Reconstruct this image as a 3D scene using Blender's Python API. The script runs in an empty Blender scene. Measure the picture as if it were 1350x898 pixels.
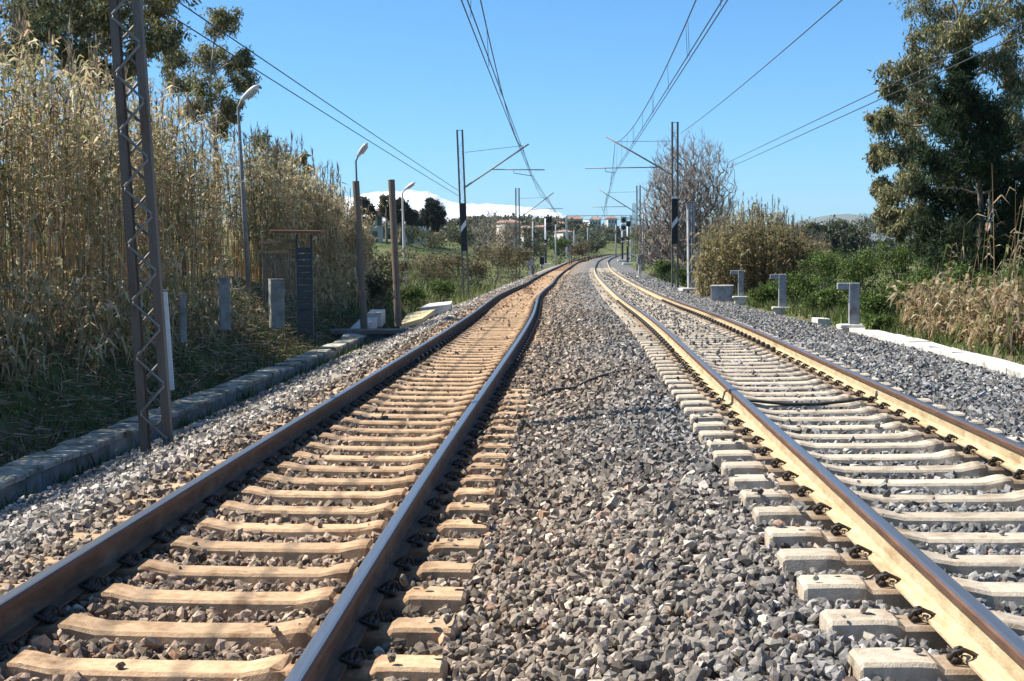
import bpy, math, random
import numpy as np
from mathutils import Vector, Matrix

# ------------------------------------------------------------------ camera, sky, sun, exposure
SC = bpy.context.scene
COL = SC.collection
F, CH, YH, ROLL = 1880.0, 1.687, 332.0, 0.008
PITCH = math.atan((449 - YH) / F)
cam_d = bpy.data.cameras.new('camera')
cam = bpy.data.objects.new('camera', cam_d)
COL.objects.link(cam)
cam_d.sensor_width = 36.0
cam_d.lens = F / 1350.0 * 36.0
cam_d.clip_start, cam_d.clip_end = 0.05, 40000
cam.location = (0, 0, CH)
cam.rotation_mode = 'QUATERNION'
cam.rotation_quaternion = (Matrix.Rotation(math.pi / 2 - PITCH, 4, 'X') @ Matrix.Rotation(-ROLL, 4, 'Z')).to_quaternion()
SC.camera = cam

SUN_EL, SUN_AZ = math.radians(50.5), math.radians(77)      # azimuth from +Y towards -X
world = bpy.data.worlds.new('World')
SC.world = world
world.use_nodes = True
wn = world.node_tree.nodes
bg = wn['Background']
sky = wn.new('ShaderNodeTexSky')
sky.sky_type = 'NISHITA'
sky.sun_disc = False
sky.sun_elevation = SUN_EL
sky.sun_rotation = -SUN_AZ
sky.altitude = 400
sky.air_density = 0.735
sky.dust_density = 0.776
sky.ozone_density = 10.0
tint = wn.new('ShaderNodeMix'); tint.data_type = 'RGBA'; tint.blend_type = 'MULTIPLY'; tint.inputs[0].default_value = 1.0
tint.inputs[7].default_value = (.70, 1.01, 1.0, 1)          # the camera's cool white balance, the same over the whole sky
world.node_tree.links.new(sky.outputs[0], tint.inputs[6])
world.node_tree.links.new(tint.outputs[2], bg.inputs[0])
bg.inputs[1].default_value = 0.10
sun_d = bpy.data.lights.new('sun', 'SUN')
sun_d.energy = 5.0
sun_d.angle = math.radians(0.5)
sun_d.color = (1.0, 0.93, 0.82)
sun = bpy.data.objects.new('sun', sun_d)
COL.objects.link(sun)
TO_SUN = Vector((-math.sin(SUN_AZ) * math.cos(SUN_EL), math.cos(SUN_AZ) * math.cos(SUN_EL), math.sin(SUN_EL)))
sun.rotation_euler = TO_SUN.to_track_quat('Z', 'Y').to_euler()
sun.location = (-30, 10, 40)
SC.view_settings.view_transform = 'Standard'
SC.view_settings.look = 'None'
SC.view_settings.gamma = 1.0
SC.view_settings.exposure = 0.95
SC.view_settings.use_curve_mapping = False
SC.cycles.max_bounces = 6
SC.cycles.transparent_max_bounces = 8
SC.cycles.use_denoising = True

rng = np.random.default_rng(7)
random.seed(7)

# ------------------------------------------------------------------ alignment of the two tracks
KN = np.array([-12., 3, 10, 18, 26, 34, 42, 50, 62, 78, 98, 130, 170, 230, 320, 450, 600])
XLk = np.array([-2.24, -1.619, -1.339, -.948, -.572, -.250, -.020, .186, .667, 1.46, 2.309, 3.935, 6.214, 10.0, 18.0, 34, 58])
ELk = np.array([.0, .0, .0, .012, .014, .010, -.007, -.045, -.128, -.22, -.28, -.32, -.32, -.2, .15, .8, 1.5])
XRk = np.array([1.64, 2.366, 2.704, 3.094, 3.48, 3.833, 4.165, 4.495, 5.002, 5.699, 6.623, 8.342, 10.818, 14.9, 23.0, 39, 63])
ERk = np.array([.19, .185, .173, .160, .145, .096, .02, -.03, -.065, -.08, -.085, -.08, -.07, .05, .45, 1.1, 1.8])


def herm(v, x):
    x = np.asarray(x, float)
    h = np.diff(KN); d = np.diff(v) / h
    m = np.empty_like(v); m[0] = d[0]; m[-1] = d[-1]
    m[1:-1] = (d[:-1] * h[1:] + d[1:] * h[:-1]) / (h[:-1] + h[1:])
    i = np.clip(np.searchsorted(KN, x) - 1, 0, len(KN) - 2)
    t = np.clip((x - KN[i]) / h[i], 0, 1)
    r = (2*t**3 - 3*t**2 + 1) * v[i] + (t**3 - 2*t**2 + t) * h[i] * m[i] + (-2*t**3 + 3*t**2) * v[i+1] + (t**3 - t**2) * h[i] * m[i+1]
    r = r + np.where(x > KN[-1], (x - KN[-1]) * (0.02 if v is XLk or v is XRk else 0.0), 0.0)
    return r


def XL(y): return herm(XLk, y)
def XR(y): return herm(XRk, y)
def EL(y): return herm(ELk, y)
def ER(y): return herm(ERk, y)
def smooth(a, b, x):
    t = np.clip((np.asarray(x, float) - a) / (b - a), 0, 1)
    return t * t * (3 - 2 * t)


# cross-section (relative to the left track centre) of ballast bed and banks
PB_D = np.array([-3.5, -2.9, -1.95, -1.40, -1.2, 0, 1.2, 1.6, 2.4, 2.85, 4.05, 5.25, 5.6, 6.4, 7.4, 7.95, 8.4])
PB_Z = np.array([-.60, -.46, -.11, .065, .055, -.052, -.035, -.025, -.015, -.035, -.042, -.035, -.03, -.10, -.20, -.27, -.34])
PN_D = np.array([-400, -60, -30, -14, -9, -7, -6.1, -5.4, -4.9, -4.45, -4.0, -3.4, 8.2, 8.6, 9.5, 12, 16, 25, 60, 400])
PN_Z = np.array([3.0, 2.2, 1.9, 1.6, 1.25, 1.0, .72, .15, -.38, -.70, -.74, -.66, -.30, -.26, -.16, .15, .35, .4, .4, .5])
PF_D = np.array([-400, -60, -30, -14, -9, -6, -4, -3.3, 8.2, 9.5, 12, 16, 25, 60, 400])
PF_Z = np.array([1.5, 1.0, .6, .1, -.1, -.3, -.55, -.66, -.6, -.45, -.2, .1, .2, .2, .2])


def base_el(d, y):
    w = smooth(1.3, 2.8, d)
    return EL(y) * (1 - w) + ER(y) * w


def bed_z(x, y):
    d = x - XL(y)
    return base_el(d, y) + np.interp(d, PB_D, PB_Z)


def ground_z(x, y):
    x = np.asarray(x, float); y = np.asarray(y, float)
    yy = np.clip(y, -12, 600)
    d = x - XL(yy)
    w = smooth(48, 85, y)
    z = np.interp(d, PN_D, PN_Z) * (1 - w) + np.interp(d, PF_D, PF_Z) * w + base_el(d, yy)
    z = z - .14 * (smooth(-3.6, -3.2, d) * (1 - smooth(8.0, 8.3, d)))
    z = z + 3.8 * smooth(-7, -34, d) * smooth(90, 300, y)
    z = z + 10.0 * smooth(330, 850, y) * (1 - smooth(60, 240, x)) * smooth(-1500, -500, x)
    z = z + 1.2 * np.sin(x * .011) * np.sin(y * .007) * smooth(300, 900, y)
    return z


def gz(x, y): return float(ground_z(x, y))


TH = PITCH
def at(px, py, Y):
    """the place at forward distance Y that the photograph shows at this pixel"""
    a, b = px - 675, py - 449
    c, s = math.cos(ROLL), math.sin(ROLL)
    xi = c * a - s * b; yi = s * a + c * b
    d = Vector((xi / F, math.cos(TH) - yi / F * -1 * 0, 0))
    rx, ry, rz = xi / F, math.cos(TH) + (-yi / F) * math.sin(TH), -math.sin(TH) + (-yi / F) * math.cos(TH)
    k = Y / ry
    return Vector((rx * k, Y, CH + rz * k))


# ------------------------------------------------------------------ materials
MATS = {}
def _new(name):
    m = bpy.data.materials.new(name)
    m.use_nodes = True
    nt = m.node_tree
    return m, nt, nt.nodes, nt.links, nt.nodes['Principled BSDF']


def mat(name, c1, c2=None, scale=8.0, rough=.8, metal=0.0, bump=.0, bscale=None, c3=None, s3=1.5, t3=(.5, .7), coords='Object', objrand=0.0, spec=.4, detail=6, stretch=None, seat=None):
    m, nt, N, L, P = _new(name)
    P.inputs['Roughness'].default_value = rough
    P.inputs['Metallic'].default_value = metal
    P.inputs['Specular IOR Level'].default_value = spec
    tc = N.new('ShaderNodeTexCoord')
    vec = tc.outputs[coords]
    if stretch:
        mp = N.new('ShaderNodeMapping'); mp.inputs['Scale'].default_value = stretch
        L.new(vec, mp.inputs['Vector']); vec = mp.outputs[0]
    if objrand:
        oi = N.new('ShaderNodeObjectInfo')
        va = N.new('ShaderNodeVectorMath'); va.operation = 'ADD'
        ml = N.new('ShaderNodeMath'); ml.operation = 'MULTIPLY'; ml.inputs[1].default_value = 37.0
        L.new(oi.outputs['Random'], ml.inputs[0]); L.new(vec, va.inputs[0]); L.new(ml.outputs[0], va.inputs[1])
        vec = va.outputs[0]
    col = None
    if c2 is not None:
        n = N.new('ShaderNodeTexNoise'); n.inputs['Scale'].default_value = scale; n.inputs['Detail'].default_value = detail; n.inputs['Roughness'].default_value = .65
        L.new(vec, n.inputs['Vector'])
        r = N.new('ShaderNodeValToRGB')
        r.color_ramp.elements[0].position = .32; r.color_ramp.elements[1].position = .68
        r.color_ramp.elements[0].color = (*c1, 1); r.color_ramp.elements[1].color = (*c2, 1)
        L.new(n.outputs[0], r.inputs[0]); col = r.outputs[0]
        if c3 is not None:
            n3 = N.new('ShaderNodeTexNoise'); n3.inputs['Scale'].default_value = s3; n3.inputs['Detail'].default_value = 8; n3.inputs['Roughness'].default_value = .7
            L.new(vec, n3.inputs['Vector'])
            mr = N.new('ShaderNodeMapRange'); mr.inputs[1].default_value = t3[0]; mr.inputs[2].default_value = t3[1]
            L.new(n3.outputs[0], mr.inputs[0])
            mx = N.new('ShaderNodeMix'); mx.data_type = 'RGBA'
            L.new(mr.outputs[0], mx.inputs[0]); L.new(col, mx.inputs[6]); mx.inputs[7].default_value = (*c3, 1)
            col = mx.outputs[2]
        if seat:
            sx = N.new('ShaderNodeSeparateXYZ'); L.new(tc.outputs['Object'], sx.inputs[0])
            ab = N.new('ShaderNodeMath'); ab.operation = 'ABSOLUTE'; L.new(sx.outputs[0], ab.inputs[0])
            sb = N.new('ShaderNodeMath'); sb.operation = 'SUBTRACT'; sb.inputs[1].default_value = .75; L.new(ab.outputs[0], sb.inputs[0])
            a2 = N.new('ShaderNodeMath'); a2.operation = 'ABSOLUTE'; L.new(sb.outputs[0], a2.inputs[0])
            ns = N.new('ShaderNodeTexNoise'); ns.inputs['Scale'].default_value = 14; ns.inputs['Detail'].default_value = 6; L.new(vec, ns.inputs['Vector'])
            am = N.new('ShaderNodeMath'); am.operation = 'MULTIPLY_ADD'; am.inputs[1].default_value = -.34; L.new(ns.outputs[0], am.inputs[0]); L.new(a2.outputs[0], am.inputs[2])
            mr2 = N.new('ShaderNodeMapRange'); mr2.inputs[1].default_value = -.06; mr2.inputs[2].default_value = .12; mr2.inputs[3].default_value = .8; mr2.inputs[4].default_value = 0
            L.new(am.outputs[0], mr2.inputs[0])
            ms2 = N.new('ShaderNodeMix'); ms2.data_type = 'RGBA'; L.new(mr2.outputs[0], ms2.inputs[0]); L.new(col, ms2.inputs[6]); ms2.inputs[7].default_value = (*seat, 1)
            col = ms2.outputs[2]
        if objrand:
            hs = N.new('ShaderNodeHueSaturation')
            mm = N.new('ShaderNodeMapRange'); mm.inputs[3].default_value = 1 - objrand; mm.inputs[4].default_value = 1 + objrand
            L.new(oi.outputs['Random'], mm.inputs[0]); L.new(mm.outputs[0], hs.inputs['Value']); L.new(col, hs.inputs['Color'])
            col = hs.outputs[0]
        L.new(col, P.inputs['Base Color'])
    else:
        P.inputs['Base Color'].default_value = (*c1, 1)
    if bump:
        b = N.new('ShaderNodeTexNoise'); b.inputs['Scale'].default_value = bscale or scale * 4; b.inputs['Detail'].default_value = 8
        L.new(vec, b.inputs['Vector'])
        bp = N.new('ShaderNodeBump'); bp.inputs['Strength'].default_value = bump; bp.inputs['Distance'].default_value = .02
        L.new(b.outputs[0], bp.inputs['Height']); L.new(bp.outputs[0], P.inputs['Normal'])
    MATS[name] = m
    return m


def mat_attr(name, rough=.85, trans=0.0, bump=0.0, bscale=60., spec=.3, nscale=0.0, namt=.0):
    """colour comes from the per-piece attribute Col, with fine grain on top"""
    m, nt, N, L, P = _new(name)
    a = N.new('ShaderNodeAttribute'); a.attribute_name = 'Col'
    col = a.outputs['Color']
    tc = N.new('ShaderNodeTexCoord')
    if nscale:
        n = N.new('ShaderNodeTexNoise'); n.inputs['Scale'].default_value = nscale; n.inputs['Detail'].default_value = 5
        L.new(tc.outputs['Object'], n.inputs['Vector'])
        mr = N.new('ShaderNodeMapRange'); mr.inputs[1].default_value = .3; mr.inputs[2].default_value = .7; mr.inputs[3].default_value = 1 - namt; mr.inputs[4].default_value = 1 + namt
        L.new(n.outputs[0], mr.inputs[0])
        mx = N.new('ShaderNodeMix'); mx.data_type = 'RGBA'; mx.blend_type = 'MULTIPLY'; mx.inputs[0].default_value = 1
        L.new(col, mx.inputs[6]); L.new(mr.outputs[0], mx.inputs[7]); col = mx.outputs[2]
    L.new(col, P.inputs['Base Color'])
    P.inputs['Roughness'].default_value = rough
    P.inputs['Specular IOR Level'].default_value = spec
    if bump:
        b = N.new('ShaderNodeTexNoise'); b.inputs['Scale'].default_value = bscale; b.inputs['Detail'].default_value = 6
        L.new(tc.outputs['Object'], b.inputs['Vector'])
        bp = N.new('ShaderNodeBump'); bp.inputs['Strength'].default_value = bump; bp.inputs['Distance'].default_value = .01
        L.new(b.outputs[0], bp.inputs['Height']); L.new(bp.outputs[0], P.inputs['Normal'])
    if trans:
        t = N.new('ShaderNodeBsdfTranslucent'); L.new(col, t.inputs['Color'])
        ms = N.new('ShaderNodeMixShader'); ms.inputs[0].default_value = trans
        L.new(P.outputs[0], ms.inputs[1]); L.new(t.outputs[0], ms.inputs[2])
        L.new(ms.outputs[0], N['Material Output'].inputs['Surface'])
    MATS[name] = m
    return m


M = MATS
mat('sleeper_tan', (.42, .265, .145), (.57, .405, .25), 22, .92, bump=.3, bscale=120, c3=(.20, .115, .06), s3=5.0, t3=(.50, .70), objrand=.15, seat=(.17, .09, .045))
mat('sleeper_grey', (.40, .335, .25), (.56, .485, .385), 22, .92, bump=.3, bscale=120, c3=(.21, .155, .10), s3=5.0, t3=(.51, .71), objrand=.15, seat=(.25, .16, .09))
mat('rail_top', (.24, .24, .245), (.34, .34, .345), 14, .36, metal=.85, stretch=(30, .5, 30), bump=.03)
mat('rail_rust', (.075, .036, .022), (.15, .08, .05), 6, .62, bump=.2, bscale=90, stretch=(8, .6, 8))
mat('rail_web_rust', (.085, .048, .028), (.155, .095, .058), 9, .85, bump=.35, bscale=90, c3=(.23, .17, .12), s3=3.0, t3=(.5, .78), stretch=(4, .5, 1.5))
mat('rail_web_dust', (.36, .265, .145), (.54, .44, .285), 9, .9, bump=.3, bscale=70, c3=(.22, .12, .055), s3=3.2, t3=(.54, .78), stretch=(4, .5, 1.5))
mat('clip_black', (.016, .014, .013), (.05, .035, .025), 30, .55, bump=.2)
mat('steel_brown', (.135, .112, .09), (.205, .17, .14), 5, .7, bump=.15, bscale=60, c3=(.11, .055, .03), s3=2.5, t3=(.5, .72), stretch=(3, 3, .6))
mat('steel_lacing', (.20, .185, .17), (.32, .30, .28), 9, .55, metal=.2, bump=.1)
mat('steel_grey', (.17, .17, .175), (.27, .27, .275), 6, .6, metal=.3, bump=.08)
mat('wire_dark', (.035, .032, .03), rough=.6)
mat('concrete_pale', (.52, .50, .46), (.66, .64, .60), 5, .9, bump=.3, bscale=40, c3=(.33, .32, .28), s3=1.8, t3=(.52, .72), objrand=.08)
mat('concrete_white', (.50, .48, .44), (.64, .62, .58), 8, .9, bump=.4, bscale=50, c3=(.26, .25, .20), s3=3.5, t3=(.50, .68), objrand=.06)
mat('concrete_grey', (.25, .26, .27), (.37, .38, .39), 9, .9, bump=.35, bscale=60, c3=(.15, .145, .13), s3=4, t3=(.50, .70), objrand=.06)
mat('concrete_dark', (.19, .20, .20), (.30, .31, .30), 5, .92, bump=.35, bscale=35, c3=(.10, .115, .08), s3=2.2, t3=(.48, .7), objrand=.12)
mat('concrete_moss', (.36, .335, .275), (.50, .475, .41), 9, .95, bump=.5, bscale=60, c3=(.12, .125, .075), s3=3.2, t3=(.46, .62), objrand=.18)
mat('wood_pole', (.14, .105, .08), (.24, .185, .14), 9, .85, bump=.3, stretch=(6, 6, .5))
mat('plank_dark', (.12, .11, .10), (.24, .225, .20), 9, .85, bump=.4, stretch=(.6, 6, 6))
mat('paint_black', (.012, .012, .013), rough=.45)
mat('paint_white', (.74, .75, .75), (.62, .63, .62), 12, .5)
mat('panel_blue', (.032, .05, .068), (.055, .075, .095), 5, .55, bump=.1, c3=(.10, .085, .07), s3=3, t3=(.55, .75))
mat('roof_rust', (.15, .075, .05), (.25, .135, .095), 5, .85, bump=.3)
mat('lamp_white', (.70, .70, .69), (.60, .60, .58), 10, .35)
mat('lamp_lens', (.45, .46, .45), rough=.2)
mat('porcelain', (.50, .48, .44), rough=.3)
mat('glass_signal', (.02, .02, .025), rough=.1)
mat('bark_pale', (.27, .215, .165), (.42, .35, .28), 4, .9, bump=.4, stretch=(3, 3, .7))
mat('bark_grey', (.15, .122, .10), (.25, .205, .17), 5, .9, bump=.3)
mat('wall_cream', (.62, .55, .44), (.70, .64, .54), 1.2, .9)
mat('wall_white', (.58, .56, .52), (.50, .48, .45), 1.2, .9)
mat('wall_pink', (.52, .33, .25), (.60, .40, .31), 1.2, .9)
mat('roof_tile', (.25, .145, .105), (.34, .21, .155), 3, .9, bump=.3)
mat('window_dark', (.05, .06, .07), rough=.15)
mat('shutter_green', (.09, .13, .10), rough=.6)
mat('snow', (.62, .66, .72), (.74, .77, .80), .006, .8, c3=(.17, .17, .19), s3=.0065, t3=(.56, .68), coords='Object', stretch=(1, .35, 1.6))
mat('sand_yellow', (.55, .45, .24), (.64, .55, .33), 9, .95, bump=.3)
mat_attr('stone', .9, bump=.25, bscale=140, nscale=55, namt=.28)
mat_attr('reed', .7, trans=.5)
mat_attr('leaf', .55, trans=.25)
mat_attr('leaf_matte', .8, trans=.3)


def ground_material():
    m, nt, N, L, P = _new('soil_and_grass')
    P.inputs['Roughness'].default_value = .95
    P.inputs['Specular IOR Level'].default_value = .1
    tc = N.new('ShaderNodeTexCoord')
    def noise(s, d=8, r=.65):
        n = N.new('ShaderNodeTexNoise'); n.inputs['Scale'].default_value = s; n.inputs['Detail'].default_value = d; n.inputs['Roughness'].default_value = r
        L.new(tc.outputs['Object'], n.inputs['Vector']); return n.outputs[0]
    def ramp(v, stops):
        r = N.new('ShaderNodeValToRGB')
        e = r.color_ramp.elements
        while len(e) < len(stops): e.new(.5)
        for q, (p, c) in zip(e, stops): q.position = p; q.color = (*c, 1)
        L.new(v, r.inputs[0]); return r.outputs[0]
    def mix(f, a, b):
        x = N.new('ShaderNodeMix'); x.data_type = 'RGBA'
        L.new(f, x.inputs[0]); L.new(a, x.inputs[6]); L.new(b, x.inputs[7]); return x.outputs[2]
    soil = ramp(noise(3.0), [(.3, (.06, .045, .028)), (.5, (.14, .107, .066)), (.7, (.26, .205, .135))])
    grass = ramp(noise(5.0), [(.3, (.035, .055, .016)), (.5, (.075, .11, .03)), (.7, (.16, .18, .065))])
    f = N.new('ShaderNodeMapRange'); f.inputs[1].default_value = .42; f.inputs[2].default_value = .58
    L.new(noise(.35, 6), f.inputs[0])
    c = mix(f.outputs[0], soil, grass)
    far = ramp(noise(.035, 10, .7), [(.32, (.030, .045, .018)), (.45, (.075, .10, .032)), (.55, (.14, .14, .06)), (.62, (.06, .085, .03)), (.75, (.20, .165, .09))])
    sp = N.new('ShaderNodeSeparateXYZ'); L.new(tc.outputs['Object'], sp.inputs[0])
    g = N.new('ShaderNodeMapRange'); g.inputs[1].default_value = 55; g.inputs[2].default_value = 160
    L.new(sp.outputs[1], g.inputs[0])
    L.new(mix(g.outputs[0], c, far), P.inputs['Base Color'])
    bp = N.new('ShaderNodeBump'); bp.inputs['Strength'].default_value = .6; bp.inputs['Distance'].default_value = .06
    L.new(noise(14, 8), bp.inputs['Height']); L.new(bp.outputs[0], P.inputs['Normal'])
    MATS['ground'] = m


def ballast_material():
    """crushed stone too far away to be told apart: cells of brown (old) and grey (new) stone"""
    m, nt, N, L, P = _new('ballast_far')
    P.inputs['Roughness'].default_value = .95
    P.inputs['Specular IOR Level'].default_value = .15
    tc = N.new('ShaderNodeTexCoord')
    v = N.new('ShaderNodeTexVoronoi'); v.inputs['Scale'].default_value = 14
    L.new(tc.outputs['Object'], v.inputs['Vector'])
    s = N.new('ShaderNodeSeparateColor'); L.new(v.outputs['Color'], s.inputs[0])
    a = N.new('ShaderNodeAttribute'); a.attribute_name = 'Col'
    mr = N.new('ShaderNodeMapRange'); mr.inputs[3].default_value = .45; mr.inputs[4].default_value = 1.45
    L.new(s.outputs[0], mr.inputs[0])
    n = N.new('ShaderNodeTexNoise'); n.inputs['Scale'].default_value = 1.1; n.inputs['Detail'].default_value = 6
    L.new(tc.outputs['Object'], n.inputs['Vector'])
    m2 = N.new('ShaderNodeMapRange'); m2.inputs[1].default_value = .3; m2.inputs[2].default_value = .7; m2.inputs[3].default_value = .75; m2.inputs[4].default_value = 1.2
    L.new(n.outputs[0], m2.inputs[0])
    k = N.new('ShaderNodeMath'); k.operation = 'MULTIPLY'; L.new(mr.outputs[0], k.inputs[0]); L.new(m2.outputs[0], k.inputs[1])
    x = N.new('ShaderNodeMix'); x.data_type = 'RGBA'; x.blend_type = 'MULTIPLY'; x.inputs[0].default_value = 1
    L.new(a.outputs['Color'], x.inputs[6]); L.new(k.outputs[0], x.inputs[7])
    L.new(x.outputs[2], P.inputs['Base Color'])
    bp = N.new('ShaderNodeBump'); bp.inputs['Strength'].default_value = 1.0; bp.inputs['Distance'].default_value = .05; bp.invert = True
    L.new(v.outputs['Distance'], bp.inputs['Height']); L.new(bp.outputs[0], P.inputs['Normal'])
    MATS['ballast'] = m


ground_material(); ballast_material()


# ------------------------------------------------------------------ mesh helpers
def tag(o, label=None, cat=None, group=None, kind=None):
    if label: o['label'] = label
    if cat: o['category'] = cat
    if group: o['group'] = group
    if kind: o['kind'] = kind
    return o


def empty(name, loc=(0, 0, 0), rot=(0, 0, 0), parent=None):
    o = bpy.data.objects.new(name, None)
    o.empty_display_size = .2
    COL.objects.link(o)
    o.location = loc; o.rotation_euler = rot
    if parent: o.parent = parent
    return o


def np_mesh(name, V, Fc, mats, col=None, mi=None, smooth_sh=False):
    V = np.ascontiguousarray(V, dtype=np.float32); Fc = np.ascontiguousarray(Fc, dtype=np.int32)
    me = bpy.data.meshes.new(name)
    n, k = Fc.shape
    me.vertices.add(len(V)); me.vertices.foreach_set('co', V.ravel())
    me.loops.add(n * k); me.loops.foreach_set('vertex_index', Fc.ravel())
    me.polygons.add(n); me.polygons.foreach_set('loop_start', np.arange(0, n * k, k, dtype=np.int32))
    if mi is not None: me.polygons.foreach_set('material_index', np.asarray(mi, np.int32))
    me.polygons.foreach_set('use_smooth', np.full(n, smooth_sh, dtype=bool))
    for m in mats: me.materials.append(MATS[m])
    if col is not None:
        a = me.attributes.new('Col', 'FLOAT_COLOR', 'POINT')
        c = np.ones((len(V), 4), np.float32); c[:, :3] = col
        a.data.foreach_set('color', c.ravel())
    me.update()
    return me


def add(name, me, parent=None, loc=None, rot=None):
    o = bpy.data.objects.new(name, me)
    COL.objects.link(o)
    if parent: o.parent = parent
    if loc is not None: o.location = loc
    if rot is not None: o.rotation_euler = rot
    return o


class MB:
    def __init__(s): s.v, s.f, s.m = [], [], []
    def face(s, vs, fs, mi=0):
        b = len(s.v); s.v += [tuple(p) for p in vs]
        for q in fs: s.f.append([b + i for i in q]); s.m.append(mi)
        return s
    def box(s, c, sz, mi=0, R=None, bev=0.0):
        x, y, z = sz[0] / 2, sz[1] / 2, sz[2] / 2
        if bev <= 0:
            vs = [(sx * x, sy * y, sz_ * z) for sz_ in (-1, 1) for sy in (-1, 1) for sx in (-1, 1)]
            fs = [(0, 2, 3, 1), (4, 5, 7, 6), (0, 1, 5, 4), (2, 6, 7, 3), (0, 4, 6, 2), (1, 3, 7, 5)]
        else:
            def ring(dx, dy, zz): return [(-x + dx, -y, zz), (x - dx, -y, zz), (x, -y + dy, zz), (x, y - dy, zz), (x - dx, y, zz), (-x + dx, y, zz), (-x, y - dy, zz), (-x, -y + dy, zz)]
            b = bev
            rr = [[(px * (x - b) / x, py * (y - b) / y, zz) for px, py, zz in ring(b, b, -z)], ring(b, b, -z + b), ring(b, b, z - b), [(px * (x - b) / x, py * (y - b) / y, zz) for px, py, zz in ring(b, b, z)]]
            vs = sum(rr, [])
            fs = [tuple(range(7, -1, -1)), tuple(range(24, 32))]
            for r in range(3):
                for i in range(8): fs.append((r * 8 + i, r * 8 + (i + 1) % 8, r * 8 + 8 + (i + 1) % 8, r * 8 + 8 + i))
        if R is not None: vs = [R @ Vector(p) for p in vs]
        return s.face([(p[0] + c[0], p[1] + c[1], p[2] + c[2]) for p in vs], fs, mi)
    def beam(s, p, q, w, h, mi=0, up=(0, 0, 1)):
        p, q = Vector(p), Vector(q); d = (q - p).normalized(); u = Vector(up)
        if abs(d.dot(u)) > .98: u = Vector((0, 1, 0))
        a = d.cross(u).normalized() * w / 2; b = a.cross(d).normalized() * h / 2
        vs = [p - a - b, p + a - b, p + a + b, p - a + b, q - a - b, q + a - b, q + a + b, q - a + b]
        return s.face(vs, [(0, 1, 2, 3), (7, 6, 5, 4), (0, 4, 5, 1), (1, 5, 6, 2), (2, 6, 7, 3), (3, 7, 4, 0)], mi)
    def tube(s, pts, r, n=6, mi=0, cap=True):
        pts = [Vector(p) for p in pts]; k = len(pts)
        rs = r if hasattr(r, '__len__') else [r] * k
        vs = []
        up = None
        for i, p in enumerate(pts):
            d = (pts[min(i + 1, k - 1)] - pts[max(i - 1, 0)])
            d = d.normalized() if d.length > 1e-9 else Vector((0, 0, 1))
            if up is None:
                up = d.orthogonal().normalized()
            up = (up - d * up.dot(d)); up = up.normalized() if up.length > 1e-6 else d.orthogonal().normalized()
            w = d.cross(up)
            for j in range(n):
                t = 2 * math.pi * j / n
                vs.append(p + (up * math.cos(t) + w * math.sin(t)) * rs[i])
        fs = []
        for i in range(k - 1):
            for j in range(n): fs.append((i * n + j, i * n + (j + 1) % n, i * n + n + (j + 1) % n, i * n + n + j))
        if cap: fs += [tuple(range(n - 1, -1, -1)), tuple((k - 1) * n + j for j in range(n))]
        return s.face(vs, fs, mi)
    def lathe(s, c, prof, n=12, mi=0, R=None):
        vs = []
        for r, z in prof:
            for j in range(n):
                t = 2 * math.pi * j / n; p = Vector((r * math.cos(t), r * math.sin(t), z))
                if R is not None: p = R @ p
                vs.append(p + Vector(c))
        fs = []
        k = len(prof)
        for i in range(k - 1):
            for j in range(n): fs.append((i * n + j, i * n + (j + 1) % n, i * n + n + (j + 1) % n, i * n + n + j))
        fs += [tuple(range(n - 1, -1, -1)), tuple((k - 1) * n + j for j in range(n))]
        return s.face(vs, fs, mi)
    def prism(s, poly, y0, y1, mi=0):
        """polygon in x,z pulled along y"""
        n = len(poly)
        vs = [(x, y0, z) for x, z in poly] + [(x, y1, z) for x, z in poly]
        fs = [tuple(range(n)), tuple(range(2 * n - 1, n - 1, -1))] + [(i, n + i, n + (i + 1) % n, (i + 1) % n) for i in range(n)]
        return s.face(vs, fs, mi)
    def mesh(s, name, mats, smooth_sh=False):
        me = bpy.data.meshes.new(name)
        me.from_pydata(s.v, [], s.f)
        for m in (mats if isinstance(mats, (list, tuple)) else [mats]): me.materials.append(MATS[m])
        if any(s.m): me.polygons.foreach_set('material_index', np.array(s.m, np.int32))
        if smooth_sh: me.polygons.foreach_set('use_smooth', np.ones(len(s.f), bool))
        me.update()
        return me
    def obj(s, name, mats, parent=None, loc=None, rot=None, smooth_sh=False):
        return add(name, s.mesh(name, mats, smooth_sh), parent, loc, rot)


def grid_mesh(name, X, Y, Z, mats, col=None, smooth_sh=True):
    r, c = X.shape
    V = np.stack([X, Y, Z], -1).reshape(-1, 3)
    i = np.arange(r * c).reshape(r, c)
    Fc = np.stack([i[:-1, :-1], i[:-1, 1:], i[1:, 1:], i[1:, :-1]], -1).reshape(-1, 4)
    return np_mesh(name, V, Fc, mats, None if col is None else col.reshape(-1, 3), None, smooth_sh)


# ------------------------------------------------------------------ terrain
yl = np.concatenate([np.arange(-12, 60, 1.0), np.arange(60, 200, 4), np.arange(200, 600, 20), np.geomspace(600, 9000, 40)])
dl = np.concatenate([-np.geomspace(6000, 60, 26), np.arange(-55, -12, 4), np.arange(-12, -3, .3), np.array([-3.3, -2, 2, 6, 8.2]), np.arange(8.5, 16, .5), np.arange(16, 60, 5), np.geomspace(60, 6000, 26)])
YY, DD = np.meshgrid(yl, dl, indexing='ij')
XX = XL(np.clip(YY, -12, 600)) + DD
ZZ = ground_z(XX, YY)
near = (np.abs(DD) < 60) & (YY < 90) & ((DD < -4) | (DD > 8.4))
ZZ = ZZ + np.where(near, (rng.random(ZZ.shape) - .5) * .10, 0)
tag(add('ground', grid_mesh('ground', XX, YY, ZZ, ['ground'])), kind='structure')

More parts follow.
